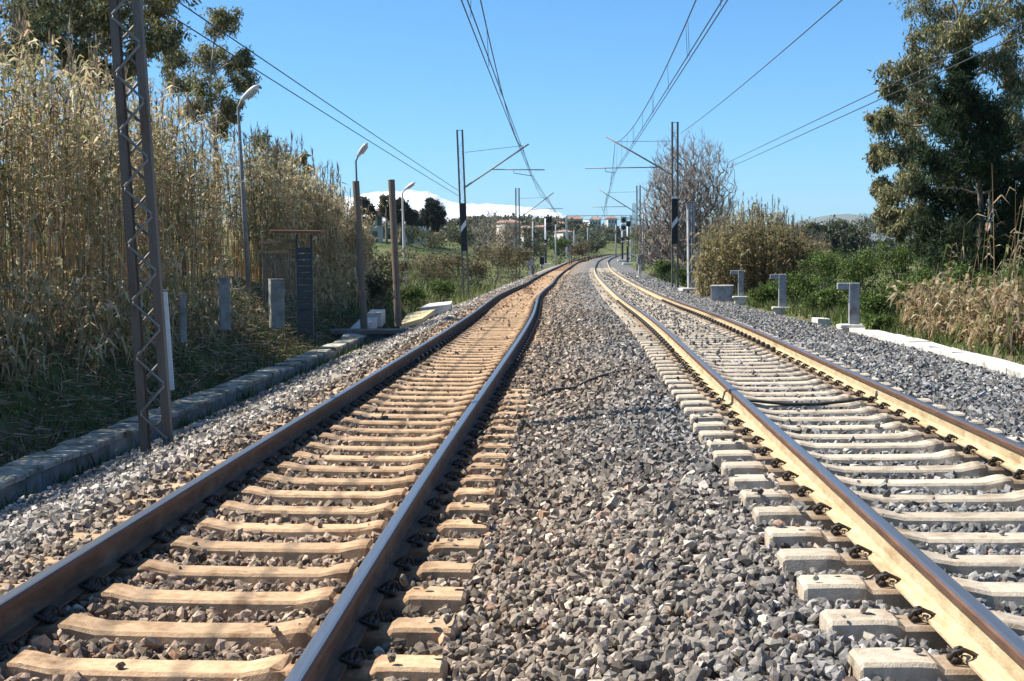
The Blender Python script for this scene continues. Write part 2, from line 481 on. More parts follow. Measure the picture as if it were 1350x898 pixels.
yb = np.concatenate([np.arange(-8, 60, .8), np.arange(60, 160, 2.5), np.arange(160, 600, 8)])
db = np.array([-3.52, -3.2, -2.75, -2.3, -1.95, -1.6, -1.35, -1.0, -.5, 0, .5, 1.0, 1.4, 1.9, 2.4, 2.8, 3.2, 3.6, 4.05, 4.5, 4.9, 5.3, 5.7, 6.2, 6.8, 7.4, 7.95, 8.3])
YY, DD = np.meshgrid(yb, db, indexing='ij')
XX = XL(YY) + DD
ZZ = bed_z(XX, YY) - .065 * (1 - smooth(36, 44, YY))


def ballast_tone(d, y):
    """brown, rust-dusted old ballast round the old track; clean grey ballast round the relaid one"""
    d = np.asarray(d, float)[..., None]
    brown = np.array([.245, .195, .148]); grey = np.array([.182, .178, .171]); rust = np.array([.27, .16, .09]); pale = np.array([.34, .315, .28])
    w = smooth(.9, 3.5, d + .35 * np.sin(np.asarray(y)[..., None] * .6))
    c = brown * (1 - w) + grey * w
    pw = (1 - smooth(-1.5, -1.2, d)) * .75
    c = c * (1 - pw) + pale * pw
    rw = (smooth(-.95, -.7, d) * (1 - smooth(.7, .95, d))) * (.25 + .75 * smooth(22, 48, np.asarray(y)[..., None]))
    c = c * (1 - rw) + rust * rw
    g = np.exp(-((np.abs(d) - .86) / .11) ** 2) * .72          # ballast darkened in a narrow band beside each old rail
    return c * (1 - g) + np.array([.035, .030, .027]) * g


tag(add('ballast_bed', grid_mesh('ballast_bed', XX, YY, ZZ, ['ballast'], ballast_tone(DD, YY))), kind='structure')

# ------------------------------------------------------------------ rails, sleepers and clips
PROF = [(-.075, 0, 2), (-.075, .011, 2), (-.022, .026, 2), (-.009, .045, 2), (-.009, .120, 2), (-.034, .134, 1), (-.036, .160, 1), (-.030, .169, 0), (-.018, .172, 0), (.018, .172, 0),
        (.030, .169, 1), (.036, .160, 1), (.034, .134, 2), (.009, .120, 2), (.009, .045, 2), (.022, .026, 2), (.075, .011, 2), (.075, 0, 2)]


def frame(Xf, Ef, y):
    y = np.asarray(y, float)
    g = (Xf(y + .2) - Xf(y - .2)) / .4
    n = np.sqrt(1 + g * g)
    return Xf(y), Ef(y), g, n


def rail_mesh(name, Xf, Ef, off, cant, webmat):
    ys = np.concatenate([np.arange(-3, 110, .5), np.arange(110, 260, 2), np.arange(260, 560, 5)])
    x, e, g, n = frame(Xf, Ef, ys)
    V = np.zeros((len(ys), len(PROF), 3))
    tilt = -np.sign(off) * .025                       # rails lean inwards 1:40
    for k, (px, pz, _) in enumerate(PROF):
        o = off + px + tilt * pz
        V[:, k, 0] = x + o / n; V[:, k, 1] = ys - o * g / n; V[:, k, 2] = e + pz + .006 + cant * off / 1.5
    r, c = len(ys), len(PROF)
    i = np.arange(r * c).reshape(r, c)
    Fc = np.stack([i[:-1], np.roll(i, -1, 1)[:-1], np.roll(i, -1, 1)[1:], i[1:]], -1).reshape(-1, 4)
    mi = np.tile(np.array([p[2] for p in PROF]), r - 1)
    return np_mesh(name, V.reshape(-1, 3), Fc, ['rail_top', 'rail_rust', webmat], None, mi, False)


def sleeper_mesh(name, m, seed=0):
    st = [(-1.23, .012, .098), (-1.215, .026, .102), (-1.02, .028, .104), (-.955, .024, .104), (-.925, .0, .104), (-.585, .0, .104), (-.565, .018, .104), (-.52, .016, .104), (-.40, -.010, .101), (0, -.014, .099)]
    st = st + [(-x, z, w) for x, z, w in reversed(st[:-1])]
    V = []
    for x, z, w in st:
        V += [(x, -w - .035, -.2), (x, -w - .002, z - .016), (x, -w + .012, z), (x, w - .012, z), (x, w + .002, z - .016), (x, w + .035, -.2)]
    k = 6
    Fc = []
    for i in range(len(st) - 1):
        for j in range(k): Fc.append([i * k + j, i * k + (j + 1) % k, i * k + k + (j + 1) % k, i * k + k + j])
    mb = MB(); mb.face(V, Fc); mb.f += [list(range(k - 1, -1, -1)), [(len(st) - 1) * k + j for j in range(k)]]; mb.m += [0, 0]
    jr = np.random.default_rng(seed)
    mb.v = [(a + jr.uniform(-.003, .003), b_ + jr.uniform(-.0025, .0025), c_ + jr.uniform(-.0015, .0015)) for a, b_, c_ in mb.v]
    if seed % 3 == 1:                                   # a chipped corner
        q = jr.integers(0, len(mb.v)); a, b_, c_ = mb.v[q]; mb.v[q] = (a, b_ * .9, c_ - .02)
    return mb.mesh(name, m)


def clip_mesh():
    mb = MB()
    # low cast shoulder, then the coiled spring that presses on the rail foot
    mb.box((.060, 0, .002), (.045, .085, .03), 0, bev=.006)
    pts = [(.058, -.075, .020), (.058, -.03, .022), (.058, .02, .024)]
    for i in range(11):
        t = math.pi * (.5 + i / 10 * 1.25)
        pts.append((.062 + .034 * math.cos(t) - .014 * i / 10, .045 - .012 * i, .036 + .026 * math.sin(t)))
    pts += [(.0, -.05, .026), (-.022, -.02, .022), (-.030, .03, .022)]
    mb.tube(pts, .0100, 5)
    mb.tube([(.092, .05, .012), (.075, .062, .050), (.035, .060, .058), (-.005, .045, .036), (-.024, .02, .022)], .0100, 5)
    return mb.mesh('rail_clip', 'clip_black', True)


CLIP = clip_mesh()


def sleeper_range(s0, pitch, y1):
    k0 = math.ceil((3.4 - s0) / pitch)
    return np.array([s0 + pitch * k for k in range(k0, 1000) if s0 + pitch * k < y1])


SLEEPERS = {}
VARR = np.random.default_rng(3)
def track(name, label, Xf, Ef, cant, s0, web, smat):
    t = tag(empty(name, (float(Xf(6)), 6, float(Ef(6)))), label, 'railway track')
    inv = Matrix.Translation(t.location).inverted()
    for off in (-.75, .75):
        o = add('rail', rail_mesh('rail', Xf, Ef, off, cant, web), t)
        o.matrix_parent_inverse = inv
    mes = [sleeper_mesh('sleeper', smat, q) for q in range(7)]
    ys = sleeper_range(s0, .6, 62)
    SLEEPERS[name] = ys
    for y in ys:
        x, e, g, n = frame(Xf, Ef, y)
        r = random.Random(int(y * 10))
        o = add('sleeper', mes[r.randrange(7)], t, (float(x) + r.uniform(-.012, .012) - t.location.x, float(y) + r.uniform(-.015, .015) - t.location.y, float(e) - t.location.z - r.uniform(0, .006)),
                (r.uniform(-.012, .012), -math.atan(cant / 1.5), -math.atan(float(g)) + r.uniform(-.008, .008)))
        if y < 21:
            for off in (-.75, .75):
                for sgn in (-1, 1):
                    c = add('clip', CLIP, o, (off + sgn * .066, 0, .010), (0, 0, 0 if sgn > 0 else math.pi)); c.scale = (.86, .86, .86)
    # the run beyond, too flat to the eye to be told apart
    bme = sleeper_mesh('tmp', smat)
    nv = len(bme.vertices); base = np.zeros(nv * 3, np.float32); bme.vertices.foreach_get('co', base); base = base.reshape(-1, 3)
    polys = [list(p.vertices) for p in bme.polygons]
    mb = MB()
    for y in np.arange(ys[-1] + .6, 150, .6):
        x, e, g, n = frame(Xf, Ef, y)
        a = -math.atan(float(g)); ca, sa = math.cos(a), math.sin(a)
        P = np.stack([base[:, 0] * ca - base[:, 1] * sa + float(x), base[:, 0] * sa + base[:, 1] * ca + y, base[:, 2] + float(e)], 1)
        mb.face(P.tolist(), polys)
    o = tag(mb.obj('sleeper_run', smat, t), kind='stuff'); o.matrix_parent_inverse = inv
    mb = MB()
    for y in ys:
        if 21 <= y < 48:
            x, e, g, n = frame(Xf, Ef, y)
            for off in (-.75, .75):
                for sgn in (-1, 1):
                    q = off + sgn * .105
                    mb.box((float(x) + q, float(y) - q * float(g), float(e) + .045 + cant * q / 1.5), (.07, .12, .07), bev=.015)
    o = tag(mb.obj('clip_run', 'clip_black', t), kind='stuff'); o.matrix_parent_inverse = inv
    bpy.data.meshes.remove(bme)
    return t


TL = track('railway_track', 'older railway track with rusty rails and tan concrete sleepers', XL, EL, -.02, 5.83, 'rail_web_rust', 'sleeper_tan')
TR = track('railway_track', 'relaid railway track with pale dusty rails on grey ballast', XR, ER, .01, 5.10, 'rail_web_dust', 'sleeper_grey')

# ------------------------------------------------------------------ ballast stones
ICO = []
_p = (1 + 5 ** .5) / 2
for a in (-1, 1):
    for b in (-_p, _p): ICO += [(0, a, b), (a, b, 0), (b, 0, a)]
ICO = np.array(ICO, float); ICO /= np.linalg.norm(ICO, axis=1)[:, None]
def hull_faces(P):
    out = []
    n = len(P)
    for i in range(n):
        for j in range(i + 1, n):
            for k in range(j + 1, n):
                nn = np.cross(P[j] - P[i], P[k] - P[i]); d = (P - P[i]) @ nn
                if (d <= 1e-9).all(): out.append((i, j, k))
                elif (d >= -1e-9).all(): out.append((i, k, j))
    return np.array(out)
ICOF = hull_faces(ICO)
CUB = np.array([(x, y, z) for x in (-1, 1) for y in (-1, 1) for z in (-1, 1)], float) * .62
OCT = np.array([(1, 0, 0), (-1, 0, 0), (0, 1, 0), (0, -1, 0), (0, 0, 1), (0, 0, -1)], float)
OCTF = np.array([(0, 2, 4), (2, 1, 4), (1, 3, 4), (3, 0, 4), (2, 0, 5), (1, 2, 5), (3, 1, 5), (0, 3, 5)])
CUBF = np.array([(0, 1, 3), (0, 3, 2), (4, 6, 7), (4, 7, 5), (0, 4, 5), (0, 5, 1), (2, 3, 7), (2, 7, 6), (0, 2, 6), (0, 6, 4), (1, 5, 7), (1, 7, 3)])


def rand_rot(n):
    q = rng.normal(size=(n, 4)); q /= np.linalg.norm(q, axis=1)[:, None]
    w, x, y, z = q.T
    return np.stack([np.stack([1 - 2*(y*y+z*z), 2*(x*y-z*w), 2*(x*z+y*w)], -1), np.stack([2*(x*y+z*w), 1 - 2*(x*x+z*z), 2*(y*z-x*w)], -1), np.stack([2*(x*z-y*w), 2*(y*z+x*w), 1 - 2*(x*x+y*y)], -1)], 1)


def stones(x, y, z, r, base, fc, colr):
    n = len(x); k = len(base)
    b = np.sign(base) * np.abs(base) ** .75
    P = b[None] * (1 + (rng.random((n, k, 1)) - .5) * .55) + (rng.random((n, k, 3)) - .5) * .30
    sc = np.stack([rng.uniform(.8, 1.35, n), rng.uniform(.7, 1.1, n), rng.uniform(.45, .85, n)], 1)
    P = P * sc[:, None] * r[:, None, None]
    P = np.einsum('nij,nkj->nki', rand_rot(n), P)
    P += np.stack([x, y, z], 1)[:, None]
    Fc = fc[None] + (np.arange(n) * k)[:, None, None]
    return P.reshape(-1, 3), Fc.reshape(-1, 3), np.repeat(colr, k, 0)


def scatter(y0, y1, dens, layer):
    A = []
    ys_ = np.arange(y0, y1, .5)
    for a in ys_:
        xa, xb = -.37 * a - 1.5, .37 * a + .9
        lo, hi = max(xa, float(XL(a)) - 3.3), min(xb, float(XL(a)) + 7.95)
        m = int(dens * .5 * (hi - lo))
        A.append(np.stack([rng.uniform(lo, hi, m), rng.uniform(a, a + .5, m)], 1))
    A = np.concatenate(A)
    x, y = A[:, 0], A[:, 1]
    keep = np.ones(len(x), bool); rest = np.full(len(x), np.nan)
    for nm, Xf in (('railway_track', XL), ('r', XR)):
        d = x - Xf(y)
        s0 = 5.83 if nm == 'railway_track' else 5.10
        ph = np.abs((y - s0 + .3 + d * (Xf(y + .2) - Xf(y - .2)) / .4) % .6 - .3)
        on = (np.abs(d) < 1.24) & (ph < .118)
        near_rail = np.abs(np.abs(d) - .75) < .085
        q = np.where(np.abs(d) > .93, .05 + .25 * (d > 0) * (nm == 'railway_track') * smooth(7, 14, y), .012)
        if nm == 'railway_track':
            on &= (d > -.93) & ~((d > .95) & (y > 15 + 4 * rng.random(len(x))))
            q = np.where((y > 30), .06, q)
        else:
            q = np.where(np.abs(d) < .62, .012 + .40 * smooth(17, 34, y), np.where(np.abs(d) > .93, .04 + .10 * smooth(22, 40, y), .0))
        rest = np.where(on, (EL(y) if nm == 'railway_track' else ER(y)) + np.where(np.abs(d) > .9, .03, -.01), rest)
        keep &= ~(on & (rng.random(len(x)) > q)) & ~(near_rail & on)
    return x[keep], y[keep], rest[keep]


VS, FS, CS, base_i = [], [], [], 0
for (y0, y1, dens, rr, lay) in ((3.9, 8.5, 860, (.016, .035), 0), (8.5, 15, 540, (.020, .039), 1), (15, 26, 280, (.026, .045), 1), (26, 44, 130, (.034, .055), 2), (44, 70, 62, (.045, .068), 2), (70, 120, 24, (.06, .09), 2)):
    x, y, rest = scatter(y0, y1, dens, lay)
    r = rng.uniform(rr[0], rr[1], len(x)) * np.where(rng.random(len(x)) < .05, 1.3, .94)
    z = bed_z(x, y) - .028 + rng.uniform(-.030, .024, len(x))
    d = x - XL(y)
    # keep stones below the rail foot
    r = np.where(np.isnan(rest), r, r * .75)
    z = np.where(np.isnan(rest), z, rest + r * .40)
    z = z + .06 * ((d > .95) & (d < 1.3)) * smooth(14, 19, y)
    for Xf in (XL, XR):
        nr = np.abs(np.abs(x - Xf(y)) - .75) < .12
        z = np.where(nr & np.isnan(rest), z - .03, z)
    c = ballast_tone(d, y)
    c = c * rng.choice([.42, .7, .95, 1.25, 1.6, 2.2], len(x), p=[.15, .2, .23, .21, .14, .07])[:, None]
    odd = rng.random(len(x))
    c = np.where((odd < .02)[:, None], c * np.array([1.25, .95, .8]), c)
    c = np.where((odd > .992)[:, None], np.array([.62, .56, .44]), c)
    c = c * (1 + (rng.random((len(x), 3)) - .5) * .05)
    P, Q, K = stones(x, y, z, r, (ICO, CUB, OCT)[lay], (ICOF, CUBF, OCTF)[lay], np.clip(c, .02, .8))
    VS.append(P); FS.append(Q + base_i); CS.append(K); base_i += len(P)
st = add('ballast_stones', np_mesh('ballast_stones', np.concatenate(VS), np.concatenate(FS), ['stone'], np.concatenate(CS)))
tag(st, 'loose crushed stone ballast spread between and around the tracks', 'gravel', kind='stuff')
NST = sum(len(f) for f in FS)
print('stone tris', NST)

# ------------------------------------------------------------------ kerb, cable trough and small cables
def along(Xf, d, y):
    return float(Xf(y)) + d


def heading(Xf, y):
    return -math.atan(float(Xf(y + .3) - Xf(y - .3)) / .6)


def ribbon_block(y0, y1, d0, d1, z0, z1, jit=0.0, seed=0):
    """a block that follows the line of the track between y0 and y1"""
    r = random.Random(seed)
    mb = MB(); vs = []
    j = [r.uniform(-jit, jit) for _ in range(8)]
    for i, y in enumerate((y0, y1)):
        e = float(EL(y)) if d0 < 2 else float(ER(y))
        for k, (d, z) in enumerate(((d0, z0), (d1, z0), (d1, z1), (d0, z1))):
            vs.append((along(XL, d, y) + j[(k + i) % 8] * .5, y, e + z + j[(k * 2 + i) % 8]))
    c = sum((Vector(v) for v in vs), Vector()) / 8
    b = .012
    # chamfered upper edges
    v2 = []
    for i in (0, 4):
        A, B, C, D = [Vector(q) for q in vs[i:i + 4]]
        v2 += [A, B, C + Vector((0, 0, -b)), C + Vector((-b, 0, 0)), D + Vector((b, 0, 0)), D + Vector((0, 0, -b))]
    fs = [tuple(range(5, -1, -1)), tuple(range(6, 12))] + [(k, (k + 1) % 6, 6 + (k + 1) % 6, 6 + k) for k in range(6)]
    mb.face([tuple(q) for q in v2], fs)
    return mb


kerb = tag(empty('concrete_kerb', (along(XL, 8.1, 20), 20, -.3)), 'low white concrete kerb edging the grey ballast below the dry canes', 'kerb')
kinv = Matrix.Translation(kerb.location).inverted()
y = 12.0; i = 0
while y < 33:
    L_ = 1.5 if i % 5 else 1.1
    o = ribbon_block(y, y + L_ - .015, 7.86, 8.28, -.75, -.17, .016, i).obj('kerb_block', 'concrete_white', kerb); o.matrix_parent_inverse = kinv
    y += L_; i += 1
o = ribbon_block(36.2, 37.0, 7.95, 8.3, -.6, -.15, .02, 77).obj('kerb_block', 'concrete_white', kerb); o.matrix_parent_inverse = kinv

trough = tag(empty('cable_trough', (along(XL, -3.5, 14), 14, -.6)), 'long concrete cable trough with slab lids running below the reed bank', 'cable trough')
tinv = Matrix.Translation(trough.location).inverted()
y = 4.0; i = 0
while y < 36:
    if i % 2 == 0:
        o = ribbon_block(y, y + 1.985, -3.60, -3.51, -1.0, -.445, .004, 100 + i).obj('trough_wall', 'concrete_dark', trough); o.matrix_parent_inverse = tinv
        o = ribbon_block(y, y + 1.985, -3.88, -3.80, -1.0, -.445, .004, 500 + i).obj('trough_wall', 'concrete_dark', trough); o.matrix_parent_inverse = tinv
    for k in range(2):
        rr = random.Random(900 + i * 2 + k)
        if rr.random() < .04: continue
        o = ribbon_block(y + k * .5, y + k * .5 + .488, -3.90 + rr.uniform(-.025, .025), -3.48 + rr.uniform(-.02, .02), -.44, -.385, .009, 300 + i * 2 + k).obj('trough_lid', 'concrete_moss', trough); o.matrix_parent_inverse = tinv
    y += 1.0; i += 1


def cable(name, pts, r, label, cat, m='wire_dark', n=6):
    mb = MB(); mb.tube(pts, r, n)
    return tag(mb.obj(name, m, None, None, None, True), label, cat)


bx = [(float(XL(17.0)) + d, y, None) for d, y in ((1.33, 16.7), (1.5, 17.2), (1.75, 17.35), (1.95, 17.9), (2.15, 18.15), (2.35, 18.6), (2.7, 18.75))]
cable('ballast_cable', [(x, y, float(bed_z(x, y)) + .014 + .014 * math.sin(i * 2.1)) for i, (x, y, _) in enumerate(bx)], .018, 'short dark cable lying on the ballast between the two tracks', 'cable')
ysl = min(SLEEPERS['railway_track'] - .73, key=lambda v: abs(v - 14.1))
ysl = 5.10 + .6 * round((14.1 - 5.10) / .6)
xc, ec = float(XR(ysl)), float(ER(ysl))
pp = [(.745, .10, .10), (.72, .08, .02), (.66, -.02, .028), (.56, -.06, .045), (.40, -.075, .02), (.1, -.085, -.005), (-.2, -.08, -.004), (-.5, -.07, .03), (-.62, -.05, .03), (-.69, 0, .03)]
cable('bonding_cable', [(xc + a, ysl + b, ec + c) for a, b, c in pp], .016, 'dark bonding cable laid across one sleeper of the grey track', 'cable')
pp = [(-.764, -.02, .135), (-.80, -.03, .12), (-.825, -.06, .05), (-.86, -.10, .03), (-.92, -.08, .035)]
cable('rail_lead', [(xc + a, ysl + b, ec + c) for a, b, c in pp], .010, 'thin lead looped down the outer side of a dusty rail', 'cable')

# ------------------------------------------------------------------ overhead line masts
def lattice_mast(px_base, Y, height, lean, label, w=.335, leg=.088, fine=True, zbase=None, X=None, pitch=.6):
    x = at(px_base, 400, Y).x if X is None else X
    z = gz(x, Y) - .15 if zbase is None else zbase
    t = tag(empty('lattice_mast', (x, Y, z), (0, lean, 0)), label, 'mast', 'overhead line masts')
    for s in (-1, 1):
        mb = MB()
        cx = s * (w / 2 - leg / 2)
        # channel section: web outside, two flanges
        poly = [(cx - leg / 2, -.055), (cx + leg / 2, -.055), (cx + leg / 2, -.046), (cx - s * -1 * 0, -.046)]
        mb.box((cx, -.052, height / 2), (leg, .010, height))
        mb.box((cx, .052, height / 2), (leg, .010, height))
        mb.box((cx + s * (leg / 2 - .005), 0, height / 2), (.010, .094, height))
        mb.obj('leg', 'steel_brown', t)
    n = int(height / pitch)
    hw = w / 2 - .05
    if fine:
        mbs = []
        for yy in (-.064, .064):
            for k in range(2 * n):
                z0 = .12 + k * pitch / 2 + (pitch / 2 if yy > 0 else 0) * 1
                if z0 + pitch / 2 > height - .1: continue
                s = 1 if (k % 2 == 0) else -1
                mb = MB()
                mb.tube([(-s * hw, 0, 0), (-s * (hw + .012), 0, .02), (0, 0, pitch / 4), (s * (hw + .012), 0, pitch / 2 - .02), (s * hw, 0, pitch / 2)], .016, 5)
                key = ('lacing', s, w, pitch)
                me = LACE.get(key) or LACE.setdefault(key, mb.mesh('lacing_bar', 'steel_lacing', True))
                add('lacing_bar', me, t, (0, yy, z0))
    else:
        for yy in (-.062, .062):
            mb = MB()
            pts = []
            for k in range(2 * n):
                s = 1 if (k % 2 == 0) else -1
                pts.append((-s * hw, yy, .1 + k * pitch / 2 + (pitch / 4 if yy > 0 else 0)))
            mb.tube([p for p in pts if p[2] < height - .05], .013, 4)
            mb.obj('lacing', 'steel_lacing', t)
    mb = MB(); mb.box((0, 0, height - .02), (w, .12, .02)); mb.box((0, 0, .02), (w + .1, .25, .04)); mb.obj('end_plate', 'steel_brown', t)
    return t


LACE = {}
def local(t, P):
    return t.matrix_basis.inverted() @ Vector(P)


def bracket(t, strut0, strut1, arm0, arm1, reg, stay1, s):
    """sloping strut, level registration arm with steady arm, and top stay (world points)"""
    mb = MB(); mb.tube([local(t, strut0), local(t, strut1)], .042, 8); st_ = mb.obj('strut', 'steel_grey', t, smooth_sh=True)
    d = (Vector(strut1) - Vector(strut0)).normalized()
    mb = MB()
    for k in range(4):
        c = Vector(strut0) + d * (.12 + .09 * k); mb.tube([local(t, c - d * .02), local(t, c), local(t, c + d * .02)], [.05, .085, .05], 10)
    mb.obj('insulator', 'porcelain', t, smooth_sh=True)
    mb = MB(); mb.tube([local(t, arm0), local(t, arm1)], .028, 6); mb.obj('registration_arm', 'steel_grey', t, smooth_sh=True)
    q = Vector(arm0).lerp(Vector(arm1), .42 if s > 0 else .72)
    mb = MB(); mb.tube([local(t, q), local(t, q + Vector((0, 0, -.18))), local(t, reg)], .018, 6); mb.obj('steady_arm', 'steel_grey', t, smooth_sh=True)
    mb = MB(); mb.tube([local(t, stay1[0]), local(t, stay1[1])], .012, 5); mb.obj('top_stay', 'wire_dark', t)


ML1 = lattice_mast(0, 15.2, 9.2, -.047, 'brown lattice mast standing in the ballast in front of the reeds', X=-3.80, zbase=-.72)
# mast with the striped plate, beside the old track
P0 = at(615, 392, 75)
ML2 = lattice_mast(0, 75, at(0, 176, 75).z - (P0.z - .2), -.030, 'lattice mast with striped plate on the green verge', w=.36, leg=.09, fine=False, X=P0.x, zbase=P0.z - .2)
CW = {}
bracket(ML2, at(613, 247, 75), at(697, 190, 75), at(648, 223.5, 75), at(718, 224, 75), at(701, 232, 75), (at(613, 201, 75), at(690, 192, 75)), 1)
mb = MB(); q0, q1 = local(ML2, at(611, 268, 75)), local(ML2, at(613, 331, 75))
for (za, zb, mi) in ((0, 1, 0),):
    mb.box((0, -.085, (q0.z + q1.z) / 2), (.30, .02, q0.z - q1.z))
plate = mb.obj('striped_plate', 'paint_black', ML2)
mb = MB(); zc = (q0.z + q1.z) / 2
mb.face([(-.15, -.0975, zc - .28), (.15, -.0975, zc + .10), (.15, -.0975, zc + .40), (-.15, -.0975, zc + .02)], [(0, 1, 2, 3)])
mb.face([(-.15, -.0945, zc - .28), (.15, -.0945, zc + .10), (.15, -.0945, zc + .40), (-.15, -.0945, zc + .02)], [(3, 2, 1, 0)])
mb.obj('stripe', 'paint_white', plate)

P0 = at(890, 376, 75)
MR2 = lattice_mast(0, 75, at(0, 168, 75).z - P0.z + .2, 0.0, 'lattice mast with striped plate in front of the leafless tree', w=.38, leg=.09, fine=False, X=P0.x, zbase=P0.z - .2)
bracket(MR2, at(887, 231, 75), at(799, 180, 75), at(868, 220.5, 75), at(771, 222, 75), at(811, 228, 75), (at(885, 186, 75), at(812, 187, 75)), -1)
mb = MB(); q0, q1 = local(MR2, at(889, 262, 75)), local(MR2, at(889, 322, 75)); zc = (q0.z + q1.z) / 2
mb.box((-.02, -.085, zc), (.29, .02, q0.z - q1.z)); plate = mb.obj('striped_plate', 'paint_black', MR2)
mb = MB()
mb.face([(-.165, -.0975, zc - .38), (.125, -.0975, zc - .0), (.125, -.0975, zc + .28), (-.165, -.0975, zc - .1)], [(0, 1, 2, 3)])
mb.obj('stripe', 'paint_white', plate)
mb = MB(); mb.box((-.02, -.085, q0.z + .055), (.31, .06, .10)); mb.obj('plate_cap', 'paint_white', MR2)

FAR = [(683, 248, 362, 135, 1, 'lattice mast rising from the shrubs beyond the old track'), (842, 245, 352, 135, -1, 'lattice mast beside the pair of far signals'),
       (752, 306, 346, 205, 1, 'small far mast behind the left-hand signal'), (836, 268, 342, 215, -1, 'small far mast behind the pair of signals')]
FARM = []
for (px, pt, pb, Y, s, lab) in FAR:
    b = at(px, pb, Y)
    t = lattice_mast(0, Y, at(px, pt, Y).z - b.z + .3, 0, lab, w=.42, leg=.11, fine=False, X=b.x, zbase=b.z - .3)
    FARM.append(t)
    if Y == 135:
        if s > 0: bracket(t, at(685, 288, Y), at(730, 254, Y), at(702, 276, Y), at(742, 275, Y), at(733, 280, Y), (at(684, 262, Y), at(722, 260, Y)), 1)
        else: bracket(t, at(838, 280, Y), at(790, 250, Y), at(826, 272.5, Y), at(781, 273, Y), at(796, 279, Y), (at(841, 253, Y), at(800, 254, Y)), -1)

# ------------------------------------------------------------------ overhead wires
def wire_pts(P, Q, sag, n=24):
    P, Q = Vector(P), Vector(Q)
    out = []
    for i in range(n + 1):
        t = i / n; p = P.lerp(Q, t); p.z -= sag * 4 * t * (1 - t); out.append(p)
    return out


def catenary(name, label, spans, side):
    """spans: list of (contact point, messenger point) at successive supports"""
    t = tag(empty(name, spans[0][0]), label, 'overhead wire', 'overhead wires above the tracks')
    inv = Matrix.Translation(t.location).inverted()
    def part(nm, pts, r, n=5):
        mb = MB(); mb.tube(pts, r, n); o = mb.obj(nm, 'wire_dark', t, smooth_sh=True); o.matrix_parent_inverse = inv
    C1, C2, MS = [], [], []
    for i in range(len(spans) - 1):
        (c0, m0), (c1, m1) = spans[i], spans[i + 1]
        far = spans[i][0].y > 70
        mp = wire_pts(m0, m1, 1.0, 20); cp = wire_pts(c0, c1, .05, 20)
        MS += mp[(1 if MS else 0):]; C1 += [p + Vector((-.045, 0, 0)) for p in cp[(1 if C1 else 0):]]; C2 += [p + Vector((.045, 0, .01)) for p in cp[(1 if C2 else 0):]]
        for k in range(1, 20, 2 if not far else 3):
            a, b = mp[k], cp[k]
            part('dropper', [a, b], .006 if not far else .008, 4)
            if not far and k in (5, 9, 13): part('dropper', [a + Vector((0, .35, 0)), b + Vector((0, .35, 0))], .006, 4)
    part('messenger_wire', MS, .013); part('contact_wire', C1, .011); part('contact_wire', C2, .011)


cz, mz = 5.62, 7.10
SL = [(Vector((-2.2, -45, 5.6)), Vector((-2.2, -45, 7.1))), (Vector((-.95, 15, 5.6)), Vector((-.85, 15, 7.1))), (at(701, 231.5, 75), at(689, 194, 75)), (at(733, 280, 135), at(723, 261, 135)), (at(752, 300, 210), at(746, 289, 210))]
catenary('overhead_wires', 'twin contact wires and droppers hanging above the rusty track', SL, 1)
SR = [(Vector((1.4, -45, 5.75)), Vector((1.4, -45, 7.2))), (Vector((3.18, 15, 5.75)), Vector((3.12, 15, 7.2))), (at(810, 228, 75), at(811, 188, 75)), (at(796, 279, 135), at(799, 256, 135)), (at(800, 301, 210), at(802, 290, 210))]
catenary('overhead_wires', 'twin contact wires and droppers hanging above the relaid track', SR, -1)

def span_wire(P, Q, sag, r, label, group=None):
    mb = MB(); mb.tube(wire_pts(P, Q, sag, 30), r, 5)
    tag(mb.obj('feeder_cable', 'wire_dark', smooth_sh=True), label, 'cable', group)


A1, A2 = at(245, 0, 24.5), at(224, 11, 24.8)
B1, B2 = at(604, 251, 75), at(604, 258, 75)
for A, B, lab in ((A1, B1, 'upper of the two feeder cables slanting past the eucalyptus and street lamp'), (A2, B2, 'lower of the two feeder cables slanting past the eucalyptus and street lamp')):
    C = A + (A - B) * .9
    span_wire(C, B, .12, .0125, lab)
span_wire(at(1110, 0, 26), at(897, 176, 75), .1, .012, 'single thin wire climbing from the top of the right-hand mast')
E1 = at(1350, 28, 24); E2 = at(1350, 45, 24)
span_wire(E1 + (E1 - at(960, 214, 90)) * .4, at(960, 214, 90), .0, .014, 'upper of two cables crossing in front of the right-hand eucalyptus')
span_wire(E2 + (E2 - at(962, 221, 90)) * .4, at(962, 221, 90), .0, .014, 'lower of two cables crossing in front of the right-hand eucalyptus')

# ------------------------------------------------------------------ lineside furniture, far side of the grey track
def angle_post(px_l, px_r, pt, pb, Y, arm_l, label, tilt=0.0):
    b = at((px_l + px_r) / 2, pb, Y); top = at(px_l, pt, Y)
    w = (px_r - px_l) / F * Y; h = top.z - b.z
    arm = (px_l - arm_l) / F * Y
    t = tag(empty('angle_post', (b.x, Y, b.z), (0, tilt, -.12)), label, 'post', 'concrete angle posts')
    MB().box((0, 0, h / 2), (w, .20, h), bev=.012).obj('upright', 'concrete_grey', t)
    MB().box((-w / 2 - arm / 2 + .004, .01, h - .075), (arm, .15, .145), bev=.01).obj('arm', 'concrete_grey', t)
    pl = MB(); pl.box((-.03, 0, -.03), (w + .34, .50, .08), bev=.012); pl.box((.0, .02, -.25), (w + .24, .44, .37), bev=.012); pl.obj('plinth', 'concrete_white', t)


